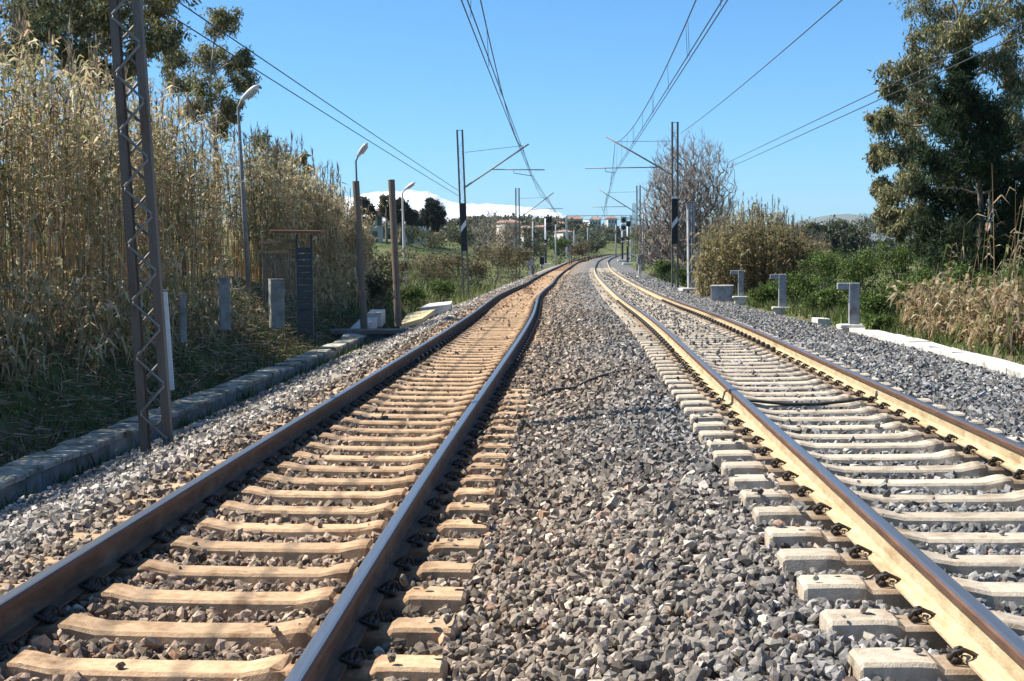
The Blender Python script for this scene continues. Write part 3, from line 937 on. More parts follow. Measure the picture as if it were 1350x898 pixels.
angle_post(1119, 1132.5, 373, 428, 32, 1103.5, 'tallest-looking grey concrete post with a short arm, beside the brambles', -.0)
angle_post(1026.5, 1036.5, 361.5, 405, 44, 1015, 'middle one of three grey concrete posts with short arms', .0)
angle_post(973, 980.5, 356.5, 391, 53, 963, 'farthest grey concrete post with arm, next to the grey box', 0)
b = at(952, 392, 55)
t = tag(empty('cable_box', (b.x, 55, b.z), (0, 0, -.25)), 'low grey concrete cable box with pale lid beside the grey ballast', 'box')
MB().box((0, 0, .14), (.80, .6, .56), bev=.015).obj('body', 'concrete_grey', t)
MB().box((0, 0, .445), (.86, .66, .05), bev=.01).obj('lid', 'concrete_white', t)

b = at(911, 381, 66)
t = tag(empty('concrete_pillar', (b.x, 66, b.z), (0, -.008, .12)), 'slim concrete pillar with a cable cabinet beside the striped mast', 'pillar')
hh = at(911, 268, 66).z - b.z
mb = MB(); mb.box((-.10, 0, hh / 2), (.10, .30, hh), bev=.01); mb.box((.12, 0, hh / 2), (.10, .30, hh), bev=.01)
for k in range(7): mb.box((.01, 0, .25 + k * hh / 7.3), (.14, .12, .10))
mb.obj('shaft', 'concrete_grey', t)
MB().box((0, 0, -.02), (1.0, .8, .14), bev=.02).obj('plinth', 'concrete_white', t)
mb = MB(); mb.box((-.05, 0, hh + .04), (.66, .25, .07), bev=.01); mb.beam((-.3, 0, hh - .02), (-.42, 0, hh - .3), .05, .05); mb.obj('head_plate', 'steel_grey', t)
c = MB().box((.36, -.05, hh * .40), (.26, .22, .62), bev=.015).obj('cabinet', 'paint_white', t)
MB().tube([(.36, -.05, hh * .40 - .3), (.30, -.05, hh * .25), (.22, -.02, .1)], .03, 6).obj('conduit', 'wire_dark', t)

# ------------------------------------------------------------------ lamps, poles and the small shelter on the bank
def street_lamp(px, pb, Y, ptop, lean, head, label, mast='steel_grey', r=.05):
    b = at(px, pb, Y); z0 = min(b.z, gz(b.x, Y)) - .1
    h = at(px, ptop, Y).z - z0
    t = tag(empty('street_lamp', (b.x, Y, z0), (0, lean, 0)), label, 'lamp post', 'lamp posts along the bank')
    MB().tube([(0, 0, 0), (0, 0, h * .55), (0, 0, h * .8), (0, 0, h - .15), (head[0] * .25, head[1] * .3, h)], [r * 1.25, r * 1.1, r * .8, r * .65, r * .6], 8).obj('pole', mast, t, smooth_sh=True)
    hx, hy, hz, L_, W_ = head
    d = Vector((hx, hy, hz)).normalized(); p0 = Vector((hx * .25, hy * .3, h)) - d * .05
    R = d.to_track_quat('X', 'Z').to_matrix()
    mb = MB()
    prof = [(0, .03, .02), (.10, .07, .05), (.30, .5 * W_ * .8, .08), (.6, .5 * W_, .09), (.85, .5 * W_ * .85, .075), (1.0, .5 * W_ * .3, .03)]
    vs, n = [], 10
    for u, w_, hh_ in prof:
        for j in range(n):
            a = 2 * math.pi * j / n
            vs.append(p0 + R @ Vector((u * L_, w_ * math.cos(a), hh_ * (math.sin(a) if math.sin(a) > 0 else .55 * math.sin(a)))))
    fs = [(i * n + j, i * n + (j + 1) % n, i * n + n + (j + 1) % n, i * n + n + j) for i in range(len(prof) - 1) for j in range(n)] + [tuple(range(n - 1, -1, -1)), tuple((len(prof) - 1) * n + j for j in range(n))]
    mb.face(vs, fs); hd = mb.obj('lamp_head', 'lamp_white', t, smooth_sh=True)
    mb = MB(); c = p0 + R @ Vector((L_ * .58, 0, -.055)); mb.box(c, (L_ * .5, W_ * .62, .03), 0, R, .008); mb.obj('lens', 'lamp_lens', hd)


street_lamp(330, 418, 34, 133, -.038, (.42, -.15, .30, .62, .26), 'street lamp with large white head rising out of the reeds')
street_lamp(476, 372, 44, 206, -.02, (.35, -.2, .42, .56, .24), 'street lamp with thin pole behind the brown stub pole', r=.04)
street_lamp(535, 384, 60, 250, -.02, (.5, -.1, .32, .58, .26), 'pale street lamp farthest along the bank', 'concrete_pale', .055)


def stub_pole(px_t, pt, px_b, pb, Y, r, label):
    a, b = at(px_t, pt, Y), at(px_b, pb, Y)
    t = tag(MB().tube([b - Vector((0, 0, .1)), b.lerp(a, .3), b.lerp(a, .7), a], [r * 1.06, r, r, r * .98], 12).obj('stub_pole', 'wood_pole', smooth_sh=False), label, 'pole', 'brown poles by the concrete slabs')


stub_pole(469, 239, 480, 428, 37, .092, 'brown bare pole standing close to the sloping slab, shorter-lamp side')
stub_pole(516, 237, 525, 425, 37.6, .092, 'brown bare pole at the ballast end of the plank base')

b = at(485, 438, 36.5)
t = tag(empty('plank_base', (b.x, 36.7, b.z)), 'dark weathered beam laid flat across the foot of two brown poles', 'beam')
MB().box((0, .1, .0), (1.95, .55, .13), bev=.02, R=Matrix.Rotation(-.10, 3, 'Z')).obj('beam', 'plank_dark', t)
MB().box((.05, .25, -.2), (1.7, .5, .30), R=Matrix.Rotation(-.10, 3, 'Z')).obj('footing', 'concrete_dark', t)


def slab(name, pts_px, Y0, Y1, th, label, m='concrete_pale'):
    """flat slab: two near pixels at Y0, two far pixels at Y1"""
    P = [at(*pts_px[0], Y0), at(*pts_px[1], Y0), at(*pts_px[2], Y1), at(*pts_px[3], Y1)]
    c = sum(P, Vector()) / 4
    mb = MB()
    vs = [p - c for p in P] + [p - c - Vector((0, 0, th)) for p in P]
    mb.face(vs, [(0, 1, 2, 3), (7, 6, 5, 4), (0, 4, 5, 1), (1, 5, 6, 2), (2, 6, 7, 3), (3, 7, 4, 0)])
    return tag(mb.obj(name, m, loc=c), label, 'slab')


slab('concrete_slab', [(450, 444), (470, 444), (497, 418), (476, 419)], 36.2, 39.0, .45, 'sloping pale concrete slab behind the brown poles', 'concrete_pale')
slab('concrete_slab', [(484, 413), (503, 412), (508, 408), (490, 408)], 40.5, 42.5, .40, 'small raised slab at the upper end of the sloping slab', 'concrete_pale')
slab('concrete_slab', [(553, 406), (594, 401), (596, 397), (566, 400)], 45.5, 48.5, .30, 'narrow pale slab lying beside the shoulder ballast', 'concrete_pale')
slab('sand_patch', [(527, 428), (556, 420), (575, 407), (537, 413)], 39.3, 43.5, .12, 'patch of yellow sand beside the plank base', 'sand_yellow')

# shelter: two posts, barred gate, blue slatted panel and rusty roof board
b = at(401, 436, 33)
t = tag(empty('gate_shelter', (b.x, 33, b.z - .1)), 'small metal gate shelter with blue slatted panel and rusty roof board', 'shelter')
S = lambda px, py, dy=0: at(px, py, 33 + dy) - t.location
mb = MB()
for k, (pxa, pxb) in enumerate(((391.5, 410.5),)):
    top = S(391.5, 326); lo = S(391.5, 436); w_ = (pxb - pxa) / F * 33
for k in range(14):
    zz = lo.z - .1 + (top.z - lo.z + .1) * (k + .5) / 14
    MB().box((S(401, 326).x, 0, zz), (w_ - .05, .05, (top.z - lo.z) / 14 - .018), bev=.006).obj('slat', 'panel_blue', t)
for px in (391.5, 410.5):
    MB().box((S(px, 326).x, .0, (S(px, 309).z + lo.z) / 2 - .1), (.05, .07, S(px, 309).z - lo.z + .2), bev=.006).obj('post', 'panel_blue', t)
MB().box((S(345, 380).x, .35, (S(345, 312, .35).z + lo.z) / 2 + .1), (.06, .06, S(345, 312, .35).z - lo.z - .2), bev=.006).obj('post', 'wood_pole', t)
MB().box((S(393, 306).x, .0, S(395, 305.5).z), (1.16, .75, .06), R=Matrix.Rotation(.02, 3, 'Y'), bev=.01).obj('roof_board', 'roof_rust', t)
for py in (318, 331):
    MB().beam(S(343, py + 2, .3), S(392, py, .05), .05, .06).obj('crossbar', 'wood_pole', t)
for k in range(13):
    px = 347 + k * 3.5
    MB().tube([S(px, 336, .25), S(px, 412, .25)], .007, 4).obj('gate_bar', 'steel_grey', t)
for py in (338, 346, 356, 368, 384, 400):
    MB().tube([S(345, py, .25), S(391, py, .15)], .007, 4).obj('gate_bar', 'steel_grey', t)

def small_post(px0, px1, pt, pb, Y, label, m, cap=None, name='concrete_post', dep=None):
    b = at((px0 + px1) / 2, pb, Y); w = (px1 - px0) / F * Y; h = at(px0, pt, Y).z - b.z
    t = tag(empty(name, (b.x, Y, b.z - .15), (0, -.05 if cap else 0, .35)), label, 'post')
    MB().box((0, 0, (h + .15) / 2), (w * .8, dep or w * .8, h + .15), bev=.012).obj('shaft', m, t)
    MB().box((0, 0, h + .158), (w * .84, (dep or w * .8) * 1.05, .022), bev=.006).obj('cap', cap or m, t)


small_post(212, 231, 384, 500, 19.2, 'white painted marker post behind the near lattice mast', 'paint_white', 'concrete_dark', 'marker_post')
small_post(287, 305, 367, 424, 26, 'grey concrete post among reeds left of the gate shelter', 'concrete_dark')
small_post(354, 376, 369, 424, 31.5, 'dark concrete post just inside the gate shelter', 'concrete_dark')
small_post(236, 247, 390, 440, 23, 'short weathered post half hidden in the reeds beside the white marker', 'concrete_dark')

# ------------------------------------------------------------------ signals, cabinets and gantry far down the line
def signal(px, pt, pb, Y, heads, label, side=1):
    b = at(px, pb, Y); h = at(px, pt, Y).z - b.z
    t = tag(empty('railway_signal', (b.x, Y, b.z - .2)), label, 'signal', 'far railway signals')
    k = Y / F
    MB().tube([(0, 0, 0), (0, 0, h + .1)], .10, 8).obj('post', 'paint_white', t, smooth_sh=True)
    MB().tube([(0, 0, .15), (0, 0, h * .45)], .118, 8).obj('post_sleeve', 'paint_black', t)
    for (dx, dy, w, hh, mm) in heads:
        hd = MB().box((dx * k, -.22, h + .2 - dy * k), (w * k, .16, hh * k), bev=.02).obj('head', mm, t)
        MB().tube([(dx * k, -.30, h + .2 - dy * k), (dx * k, -.62, h + .16 - dy * k)], .36 * w * k, 10).obj('hood', 'paint_black', hd)
        MB().lathe((dx * k, -.305, h + .2 - dy * k), [(.26 * w * k, 0), (.24 * w * k, -.02)], 10, R=Matrix.Rotation(math.pi / 2, 3, 'X')).obj('lens', 'glass_signal', hd)
    MB().box((0, -.12, h * .52), (.28, .3, .5), bev=.02).obj('relay_box', 'paint_black', t)
    MB().box((0, 0, .1), (1.3, 1.0, .3), bev=.03).obj('footing', 'concrete_pale', t)
    mb = MB()
    for s in (-.16, .16): mb.beam((.0 + s, .22, .2), (s, .22, h), .03, .03)
    for q in range(int(h / .4)): mb.beam((-.16, .22, .4 + q * .4), (.16, .22, .4 + q * .4), .025, .025)
    mb.obj('ladder', 'steel_grey', t)


signal(719.5, 287, 348, 178, [(4.5, 3, 7.5, 7.5, 'paint_black'), (4.5, 13, 7.5, 7.5, 'paint_black')], 'signal with two round black heads beside the old track')
signal(820.5, 286, 343, 195, [(1.5, 4, 8, 9, 'paint_white'), (1.5, 14, 8, 9, 'paint_white')], 'signal with two heads on white backplates, nearer the grey track')
signal(827.5, 292, 347, 185, [(1.0, 3, 5.5, 7, 'paint_black'), (0, 22, 5, 5, 'paint_black')], 'dark narrow signal on a black post beside the white-backed signal')

def cabinet(px, pt, pb, w, Y, label, m, leg):
    b = at(px, pb, Y); k = Y / F; h = (pb - pt) * k
    t = tag(empty('relay_cabinet', (b.x, Y, b.z - .1)), label, 'cabinet', 'lineside cabinets')
    MB().box((0, 0, h * (1 - (1 - leg) / 2) + .1), (w * k, .4, h * (1 - leg)), bev=.02).obj('body', m, t)
    MB().box((0, 0, h + .12), (w * k * 1.12, .48, .06), bev=.01).obj('lid', 'concrete_white', t)
    MB().box((0, 0, h * leg / 2 + .05), (w * k * .45, .2, h * leg + .1)).obj('pedestal', 'concrete_pale', t)


cabinet(699, 340, 361, 7, 122, 'grey cabinet on a pale pedestal among the shrubs by the old track', 'concrete_grey', .5)
cabinet(714.5, 339, 354, 6, 150, 'black cabinet at the foot of the two-headed signal', 'paint_black', .35)
cabinet(843.5, 336, 360, 7, 110, 'dark cabinet on a slanting pedestal by the grey ballast', 'concrete_dark', .5)

b0, b1 = at(747, 286, 260), at(832, 284, 260)
t = tag(empty('signal_gantry', (b1.x, 260, gz(b1.x, 260))), 'pale horizontal gantry beam spanning both tracks at the bend', 'gantry')
L_ = b1.x - b0.x
hz = b1.z - t.location.z
mb = MB(); mb.box((-L_ / 2, 0, hz), (L_, .35, .10)); mb.box((-L_ / 2, 0, hz - .75), (L_, .35, .10))
for k in range(15): mb.beam((-L_ + L_ * k / 14, 0, hz - .75), (-L_ + L_ * min(k + 1, 14) / 14, 0, hz) if k % 2 else (-L_ + L_ * min(k + 1, 14) / 14, 0, hz - .75), .07, .07)
mb.obj('beam', 'concrete_pale', t)
for xx in (0, -L_): MB().box((xx, 0, hz / 2 - .4), (.35, .35, hz + .8), bev=.02).obj('post', 'concrete_pale', t)

# ------------------------------------------------------------------ vegetation builders
def unit(v): return v / np.maximum(np.linalg.norm(v, axis=-1, keepdims=True), 1e-9)


def pal(colors, n, jit=.18, p=None):
    c = np.array(colors)[rng.choice(len(colors), n, p=p)]
    return np.clip(c * (1 + (rng.random((n, 1)) - .5) * 2 * jit) * (1 + (rng.random((n, 3)) - .5) * .12), .005, .9)


def leaf_quads(P, D, L, W, col):
    """diamond leaves: P base, D unit direction, L length, W half width"""
    n = len(P)
    B = unit(np.cross(D, rng.normal(size=(n, 3)))) * W[:, None]
    fold = rng.normal(size=(n, 3)) * (W * .5)[:, None]
    mid = P + D * (L * .45)[:, None]
    V = np.stack([P, mid + B + fold, P + D * L[:, None], mid - B + fold], 1).reshape(-1, 3)
    Fc = (np.arange(n)[:, None] * 4 + np.arange(4)[None]).reshape(-1, 4)
    return V, Fc, np.repeat(col, 4, 0)


def blob_points(centers, radii, n_each, shell=.45):
    out, cid = [], []
    for i, (c, r) in enumerate(zip(centers, radii)):
        d = unit(rng.normal(size=(n_each, 3)))
        k = (shell + (1 - shell) * rng.random(n_each)) * (1 + .25 * np.sin(d[:, 0] * 5 + i) * np.sin(d[:, 2] * 6 + 2 * i))
        rr = np.array(r if hasattr(r, '__len__') else (r, r, r))
        out.append(np.asarray(c)[None] + d * rr[None] * k[:, None]); cid.append(np.full(n_each, i))
    return np.concatenate(out), np.concatenate(cid)


LEAFY = {'euca': [(.19, .195, .085), (.28, .26, .125), (.12, .135, .06), (.42, .355, .20), (.085, .10, .045)],
         'pine': [(.020, .040, .016), (.032, .058, .022), (.045, .070, .028), (.014, .026, .012)],
         'bramble': [(.085, .145, .030), (.13, .20, .042), (.055, .095, .024), (.18, .235, .06), (.036, .058, .018)],
         'dryscrub': [(.20, .15, .085), (.145, .115, .06), (.10, .095, .045), (.27, .21, .12), (.085, .10, .04)],
         'olive': [(.075, .092, .05), (.11, .125, .07), (.05, .06, .03), (.15, .15, .09)],
         'darktree': [(.022, .034, .022), (.034, .048, .030), (.016, .022, .016)],
         'twig': [(.155, .125, .105), (.20, .165, .14), (.11, .09, .078)]}


def crown_mesh(name, centers, radii, n_each, kind, size, droop=.0, width=.3, shell=.4, sub=5, mat_='leaf_matte', spray=(.36, .66)):
    """clumps round each centre; every clump is broken into small sprays with gaps between them"""
    C, R = [], []
    for c, r in zip(centers, radii):
        rr = np.array(r if hasattr(r, '__len__') else (r, r, r))
        for _ in range(sub):
            d = unit(rng.normal(size=3)); k = rng.uniform(.35, 1.0)
            C.append(np.asarray(c) + d * rr * k); R.append(rr * rng.uniform(*spray))
    P, cid = blob_points(C, R, max(8, n_each // sub), .2)
    n = len(P)
    D = unit(rng.normal(size=(n, 3)) + np.array([0, 0, -2.2 * droop]))
    tone = rng.uniform(.75, 1.25, len(C))[cid]
    col = pal(LEAFY[kind], n) * tone[:, None]
    L = size * rng.uniform(.6, 1.3, n)
    V, Fc, K = leaf_quads(P, D, L, L * width * rng.uniform(.35, .6, n), col)
    return np_mesh(name, V, Fc, [mat_], np.clip(K, .004, .9))


def limb_tube(mb, p, q, r0, r1, n=6, wob=.08):
    p, q = Vector(p), Vector(q); L = (q - p).length
    pts = [p.lerp(q, t) + Vector((random.uniform(-1, 1), random.uniform(-1, 1), random.uniform(-.3, .6))) * wob * L * math.sin(math.pi * t) for t in (0, .25, .5, .75, 1)]
    mb.tube(pts, [r0 + (r1 - r0) * t for t in (0, .25, .5, .75, 1)], n)
    return pts


def tree(name, label, cat, base, centers, radii, kind, n_each, size, droop=.5, trunk_r=.2, bark='bark_pale', width=.3, sub=6, fork=.45, group=None, mat_='leaf_matte', grow=None):
    t = tag(empty(name, base), label, cat, group)
    b = Vector(base)
    C = [Vector(c) - b for c in centers]
    zmin, zmax = min(c.z for c in C), max(c.z for c in C)
    mean = sum(C, Vector()) / len(C)
    crotch = Vector((mean.x * .35, mean.y * .35, max(.3, zmin * .8)))
    top = Vector((mean.x * .8, mean.y * .8, zmin + (zmax - zmin) * .75))
    mb = MB()
    limb_tube(mb, (0, 0, -.2), crotch, trunk_r * 1.2, trunk_r * .85, 8, .03)
    tp = limb_tube(mb, crotch, top, trunk_r * .8, trunk_r * .2, 6, .05)
    for c in C:
        q = min(tp, key=lambda p: (p - c).length + (0 if p.z < c.z else 2.0))
        limb_tube(mb, q, c, trunk_r * .34, trunk_r * .06, 5, .10)
        for _ in range(3):
            e = c + Vector((random.uniform(-1, 1), random.uniform(-1, 1), random.uniform(-.6, .8))) * .8 * (radii[0] if not hasattr(radii[0], '__len__') else radii[0][0])
            limb_tube(mb, q.lerp(c, .6), e, trunk_r * .12, trunk_r * .03, 4, .12)
    mb.obj('trunk', bark, t, smooth_sh=True)
    add('crown', crown_mesh('crown', [tuple(c) for c in C], radii, n_each, kind, size, droop, width, sub=sub, mat_=mat_), t)
    return t


def px_clusters(lst, Y, dy=1.5, rs=1.0):
    C, R = [], []
    for i, (px, py, r) in enumerate(lst):
        yy = Y + random.uniform(-dy, dy)
        C.append(at(px, py, yy)); k = r / F * yy * rs
        R.append((k, k * .9, k * .95))
    return C, R


def reed_mesh(name, bx, by, bz, H, lean, nleaf, lsize, stemcol, leafcol, t0=.28, plume=.25, rad=.011, droop=1.0, lw=.075):
    n = len(bx)
    az = rng.uniform(0, 2 * np.pi, n)
    ln = np.stack([np.cos(az), np.sin(az)], 1) * (lean * rng.random(n) ** .8)[:, None] * H[:, None]
    B = np.stack([bx, by, bz], 1)
    def pos(i, t):
        p = B[i].copy()
        p[:, 0] += ln[i, 0] * t ** 1.7; p[:, 1] += ln[i, 1] * t ** 1.7
        p[:, 2] += H[i] * t * (1 - .12 * np.minimum(1, np.linalg.norm(ln[i], axis=1) / H[i]) * t)
        return p
    ts = np.array([0, .35, .7, 1.0]); rs = np.array([1.0, .9, .65, .3]) * rad
    I = np.arange(n)
    rings = []
    for t, r in zip(ts, rs):
        c = pos(I, np.full(n, t))
        for j in range(3):
            a = 2 * np.pi * j / 3
            rings.append(c + np.array([np.cos(a), np.sin(a), 0]) * r)
    V1 = np.stack(rings, 1)
    f = []
    for i in range(3):
        for j in range(3):
            a, b = i * 3 + j, i * 3 + (j + 1) % 3
            f += [(a, b, b + 3), (a, b + 3, a + 3)]
    F1 = (np.array(f)[None] + (I * 12)[:, None, None]).reshape(-1, 3)
    C1 = np.repeat(pal(stemcol, n), 12, 0)
    V1 = V1.reshape(-1, 3)
    m = n * nleaf
    li = np.repeat(I, nleaf)
    t = t0 + (1 - t0) * rng.random(m) ** .85
    P = pos(li, t)
    a = rng.uniform(0, 2 * np.pi, m); o = np.stack([np.cos(a), np.sin(a), np.zeros(m)], 1)
    sd = np.stack([-np.sin(a), np.cos(a), np.zeros(m)], 1)
    l = lsize * rng.uniform(.5, 1.25, m)
    up = rng.uniform(.05, .75, m); dn = up - droop * rng.uniform(.15, 1.3, m)
    mid = P + o * (l * .42)[:, None]; mid[:, 2] += up * l * .45
    tip = P + o * (l * rng.uniform(.6, .95, m))[:, None]; tip[:, 2] += dn * l * .6
    w = (l * lw * rng.uniform(.6, 1.2, m))[:, None]
    tw = rng.normal(size=(m, 3)) * .35
    s2 = unit(sd + tw)
    V2 = np.stack([P + sd * w * .6, P - sd * w * .6, mid - s2 * w, mid + s2 * w, tip], 1).reshape(-1, 3)
    F2 = (np.array([(0, 1, 2), (0, 2, 3), (3, 2, 4)])[None] + (np.arange(m) * 5)[:, None, None]).reshape(-1, 3) + len(V1)
    C2 = np.repeat(pal(leafcol, m, .28), 5, 0)
    Vs, Fs, Cs = [V1, V2], [F1, F2], [C1, C2]
    if plume > 0:
        who = np.where(rng.random(n) < plume)[0]
        k = 14; q = np.repeat(who, k); mm = len(q)
        P = pos(q, np.full(mm, 1.0)); P[:, 2] += rng.uniform(-.1, .38, mm)
        D = unit(np.concatenate([rng.normal(size=(mm, 2)) * .25, np.full((mm, 1), 1.0)], 1))
        Lq = rng.uniform(.12, .28, mm)
        Wd = unit(np.cross(D, rng.normal(size=(mm, 3)))) * .013
        V3 = np.stack([P - Wd, P + Wd, P + D * Lq[:, None]], 1).reshape(-1, 3)
        F3 = np.arange(mm * 3).reshape(-1, 3) + len(V1) + len(V2)
        Vs.append(V3); Fs.append(F3); Cs.append(np.repeat(pal([(.20, .165, .12), (.14, .115, .085), (.27, .23, .17)], mm), 3, 0))
    return np_mesh(name, np.concatenate(Vs), np.concatenate(Fs), ['reed'], np.concatenate(Cs))


STEM = [(.60, .435, .265), (.48, .335, .195), (.70, .56, .37), (.33, .225, .125), (.50, .395, .235)]
RLEAF = [(.60, .50, .315), (.48, .40, .235), (.38, .345, .175), (.27, .265, .12), (.70, .62, .45), (.44, .32, .19), (.20, .205, .09)]
DRY = [(.40, .30, .165), (.48, .385, .235), (.30, .205, .105), (.22, .15, .08), (.54, .45, .31), (.16, .18, .06)]

# reed bank behind the trough
n = 2900
y = 5 + (rng.random(n) ** .9) * 50
d = -5.75 - np.abs(rng.normal(0, .95, n)) - .25 * np.sin(y * .8) - .3 * rng.random(n)
d2 = rng.uniform(-12, -8, 420); y2 = rng.uniform(16, 62, 420)
d = np.concatenate([d, d2]); y = np.concatenate([y, y2])
gap = (y > 30.5) & (y < 37) & (d > -7.3)
gap |= (y < 24) & (rng.random(len(y)) < .08)
d, y = d[~gap], y[~gap]
x = XL(y) + d
H = (rng.uniform(2.6, 4.35, len(x)) * np.interp(y, [5, 30, 44, 55, 62], [1.03, 1.0, .86, .68, .6])) * np.where(rng.random(len(x)) < .12, rng.uniform(.4, .8, len(x)), 1)
me = reed_mesh('reed_bank', x, y, ground_z(x, y) - .05, H, .20, 19, .37, STEM, RLEAF, t0=.36, plume=.26, lw=.06, rad=.0095)
tag(add('reed_bank', me), 'tall dense bank of half-dry giant reeds behind the cable trough', 'reeds', kind='stuff')

n = 900; y = rng.uniform(8, 52, n); d = rng.uniform(-6.3, -5.15, n); ok = ~((y > 29.5) & (y < 37))
d, y = d[ok], y[ok]; x = XL(y) + d; H = rng.uniform(.35, 1.6, len(x))
tag(add('broken_reeds', reed_mesh('broken_reeds', x, y, ground_z(x, y) - .03, H, .75, 9, .36, STEM, RLEAF, t0=.2, plume=0, droop=1.3)), 'broken and leaning reeds tangled along the foot of the reed bank', 'reeds', kind='stuff')

# fallen canes and litter on the slope
n = 15000
y = rng.uniform(8, 44, n); d = rng.uniform(-6.3, -4.3, n); x = XL(y) + d; z = ground_z(x, y) + rng.uniform(.0, .16, n)
D = unit(np.stack([rng.normal(.6, .9, n), rng.normal(-.3, .9, n), rng.normal(-.25, .45, n)], 1))
L = rng.uniform(.08, .42, n); V, Fc, K = leaf_quads(np.stack([x, y, z], 1), D, L, rng.uniform(.004, .014, n), pal([(.42, .33, .22), (.55, .46, .34), (.27, .20, .12), (.17, .125, .075)], n))
tag(add('reed_litter', np_mesh('reed_litter', V, Fc, ['reed'], K)), 'fallen dry canes and leaf litter on the shaded slope', 'litter', kind='stuff')


def grass_patch(name, label, spec, cols, hgt):
    Vs, Cs = [], []
    for (d0, d1, y0, y1, n, zoff) in spec:
        y = rng.uniform(y0, y1, n); d = rng.uniform(d0, d1, n); x = XL(y) + d
        cl = (np.sin(x * 2.3 + 1.7) * np.sin(y * 1.9) + np.sin(x * 5.1) * np.sin(y * 4.3 + 2)) > rng.uniform(-1.4, .9, n)
        x, y = x[cl], y[cl]; n = len(x)
        P = np.stack([x, y, ground_z(x, y) + zoff], 1)
        D = unit(np.concatenate([rng.normal(size=(n, 2)) * .45, np.ones((n, 1))], 1)); L = hgt * rng.uniform(.4, 1.3, n) * (1 + y / 90)
        a = rng.uniform(0, 2 * np.pi, n); W = np.stack([np.cos(a), np.sin(a), np.zeros(n)], 1) * (.010 + y[:, None] * .00028)
        Vs.append(np.stack([P - W, P + W, P + D * L[:, None]], 1).reshape(-1, 3)); Cs.append(np.repeat(pal(cols, n, .25), 3, 0))
    V = np.concatenate(Vs)
    tag(add(name, np_mesh(name, V, np.arange(len(V)).reshape(-1, 3), ['leaf'], np.concatenate(Cs))), label, 'grass', kind='stuff')


GREEN = [(.075, .125, .025), (.11, .17, .035), (.05, .085, .02), (.17, .20, .06), (.22, .20, .09)]
grass_patch('bank_grass', 'green grass and weeds at the foot of the reed bank', [(-6.2, -4.4, 9, 46, 11000, 0), (-3.5, -3.0, 8, 36, 6500, .02), (-4.4, -3.92, 9, 36, 4500, 0)], GREEN[:4], .20)
grass_patch('verge_grass', 'sunlit yellow-green grass along the shoulder beyond the slabs', [(-12, -3.2, 42, 100, 16000, 0), (-22, -8, 60, 130, 8000, 0)], GREEN + [(.26, .24, .10)], .30)
grass_patch('hedge_grass', 'green grass beyond the white kerb and angle posts', [(8.25, 10.5, 12, 62, 15000, 0), (8.4, 14, 55, 130, 8000, 0)], GREEN, .24)

# ------------------------------------------------------------------ trees and shrubs beyond the reeds
C, R = px_clusters([(15, 5, 45), (75, 15, 42), (130, 45, 34), (55, 55, 36), (195, 15, 38), (212, 52, 28), (160, -30, 50), (112, 92, 24), (15, 60, 34), (90, -50, 60), (225, -20, 40), (20, -60, 60), (140, 100, 20), (40, 30, 34), (102, 58, 30), (152, 15, 34), (182, 62, 26), (108, 18, 30), (165, 92, 18)], 38, 2.0)
tree('eucalyptus_tree', 'large eucalyptus crown rising behind the near lattice mast and reeds', 'tree', (C[1].x, 38, gz(C[1].x, 38)), C, R, 'euca', 2000, .155, .5, .17, sub=14, group='eucalyptus trees')
C, R = px_clusters([(287, 38, 24), (300, 22, 16), (265, 78, 28), (300, 78, 26), (275, 118, 26), (318, 105, 20), (243, 108, 26), (306, 142, 18), (228, 72, 24), (292, 165, 18), (255, 150, 24), (322, 78, 14)], 45, 1.5)
tree('eucalyptus_tree', 'slender eucalyptus behind the white street lamp head', 'tree', (C[4].x, 45, gz(C[4].x, 45)), C, R, 'euca', 1400, .145, .5, .10, sub=12, group='eucalyptus trees')
C, R = px_clusters([(345, 190, 20), (362, 205, 20), (378, 222, 16), (392, 240, 14), (350, 225, 20), (405, 225, 9), (398, 210, 8)], 52, 1.0)
tree('olive_tree', 'small dark tree top showing over the reeds beside the street lamp', 'tree', (C[1].x, 52, gz(C[1].x, 52)), C, R, 'euca', 700, .16, .2, .10, sub=9, bark='bark_grey')

# right: big eucalyptus, dark conifer
C, R = px_clusters([(1232, 20, 38), (1225, 62, 34), (1192, 98, 30), (1178, 118, 20), (1218, 118, 34), (1178, 160, 28), (1162, 155, 16), (1212, 165, 32), (1190, 200, 30), (1160, 205, 20), (1200, 238, 30), (1182, 262, 26),
                    (1165, 250, 18), (1172, 285, 20), (1215, 285, 22), (1185, 300, 14), (1285, 25, 30), (1262, 55, 26), (1335, 20, 36), (1318, 75, 30), (1345, 110, 32), (1330, 160, 30), (1345, 205, 34), (1325, 225, 22),
                    (1232, -45, 50), (1310, -70, 60), (1370, -20, 50), (1400, 60, 60), (1390, 160, 50)], 46, 2.0)
tree('eucalyptus_tree', 'big olive-brown eucalyptus towering behind the dark conifer', 'tree', (at(1300, 330, 47).x, 47, gz(at(1300, 330, 47).x, 47)), C, R, 'euca', 2100, .165, .7, .18, sub=14, group='eucalyptus trees')
C, R = px_clusters([(1268, 92, 20), (1262, 125, 30), (1282, 135, 28), (1255, 165, 34), (1290, 170, 36), (1250, 205, 40), (1290, 210, 42), (1320, 190, 28), (1245, 245, 42), (1285, 255, 48), (1325, 245, 36), (1255, 290, 44), (1300, 300, 52), (1340, 290, 44), (1275, 335, 46), (1325, 340, 48), (1235, 320, 30), (1370, 300, 50)], 41, 1.2)
tree('conifer_tree', 'dense dark green conifer in front of the big eucalyptus', 'tree', (at(1290, 380, 41).x, 41, gz(at(1290, 380, 41).x, 41)), C, R, 'pine', 3000, .20, -.35, .15, bark='bark_grey', width=.2, sub=12)


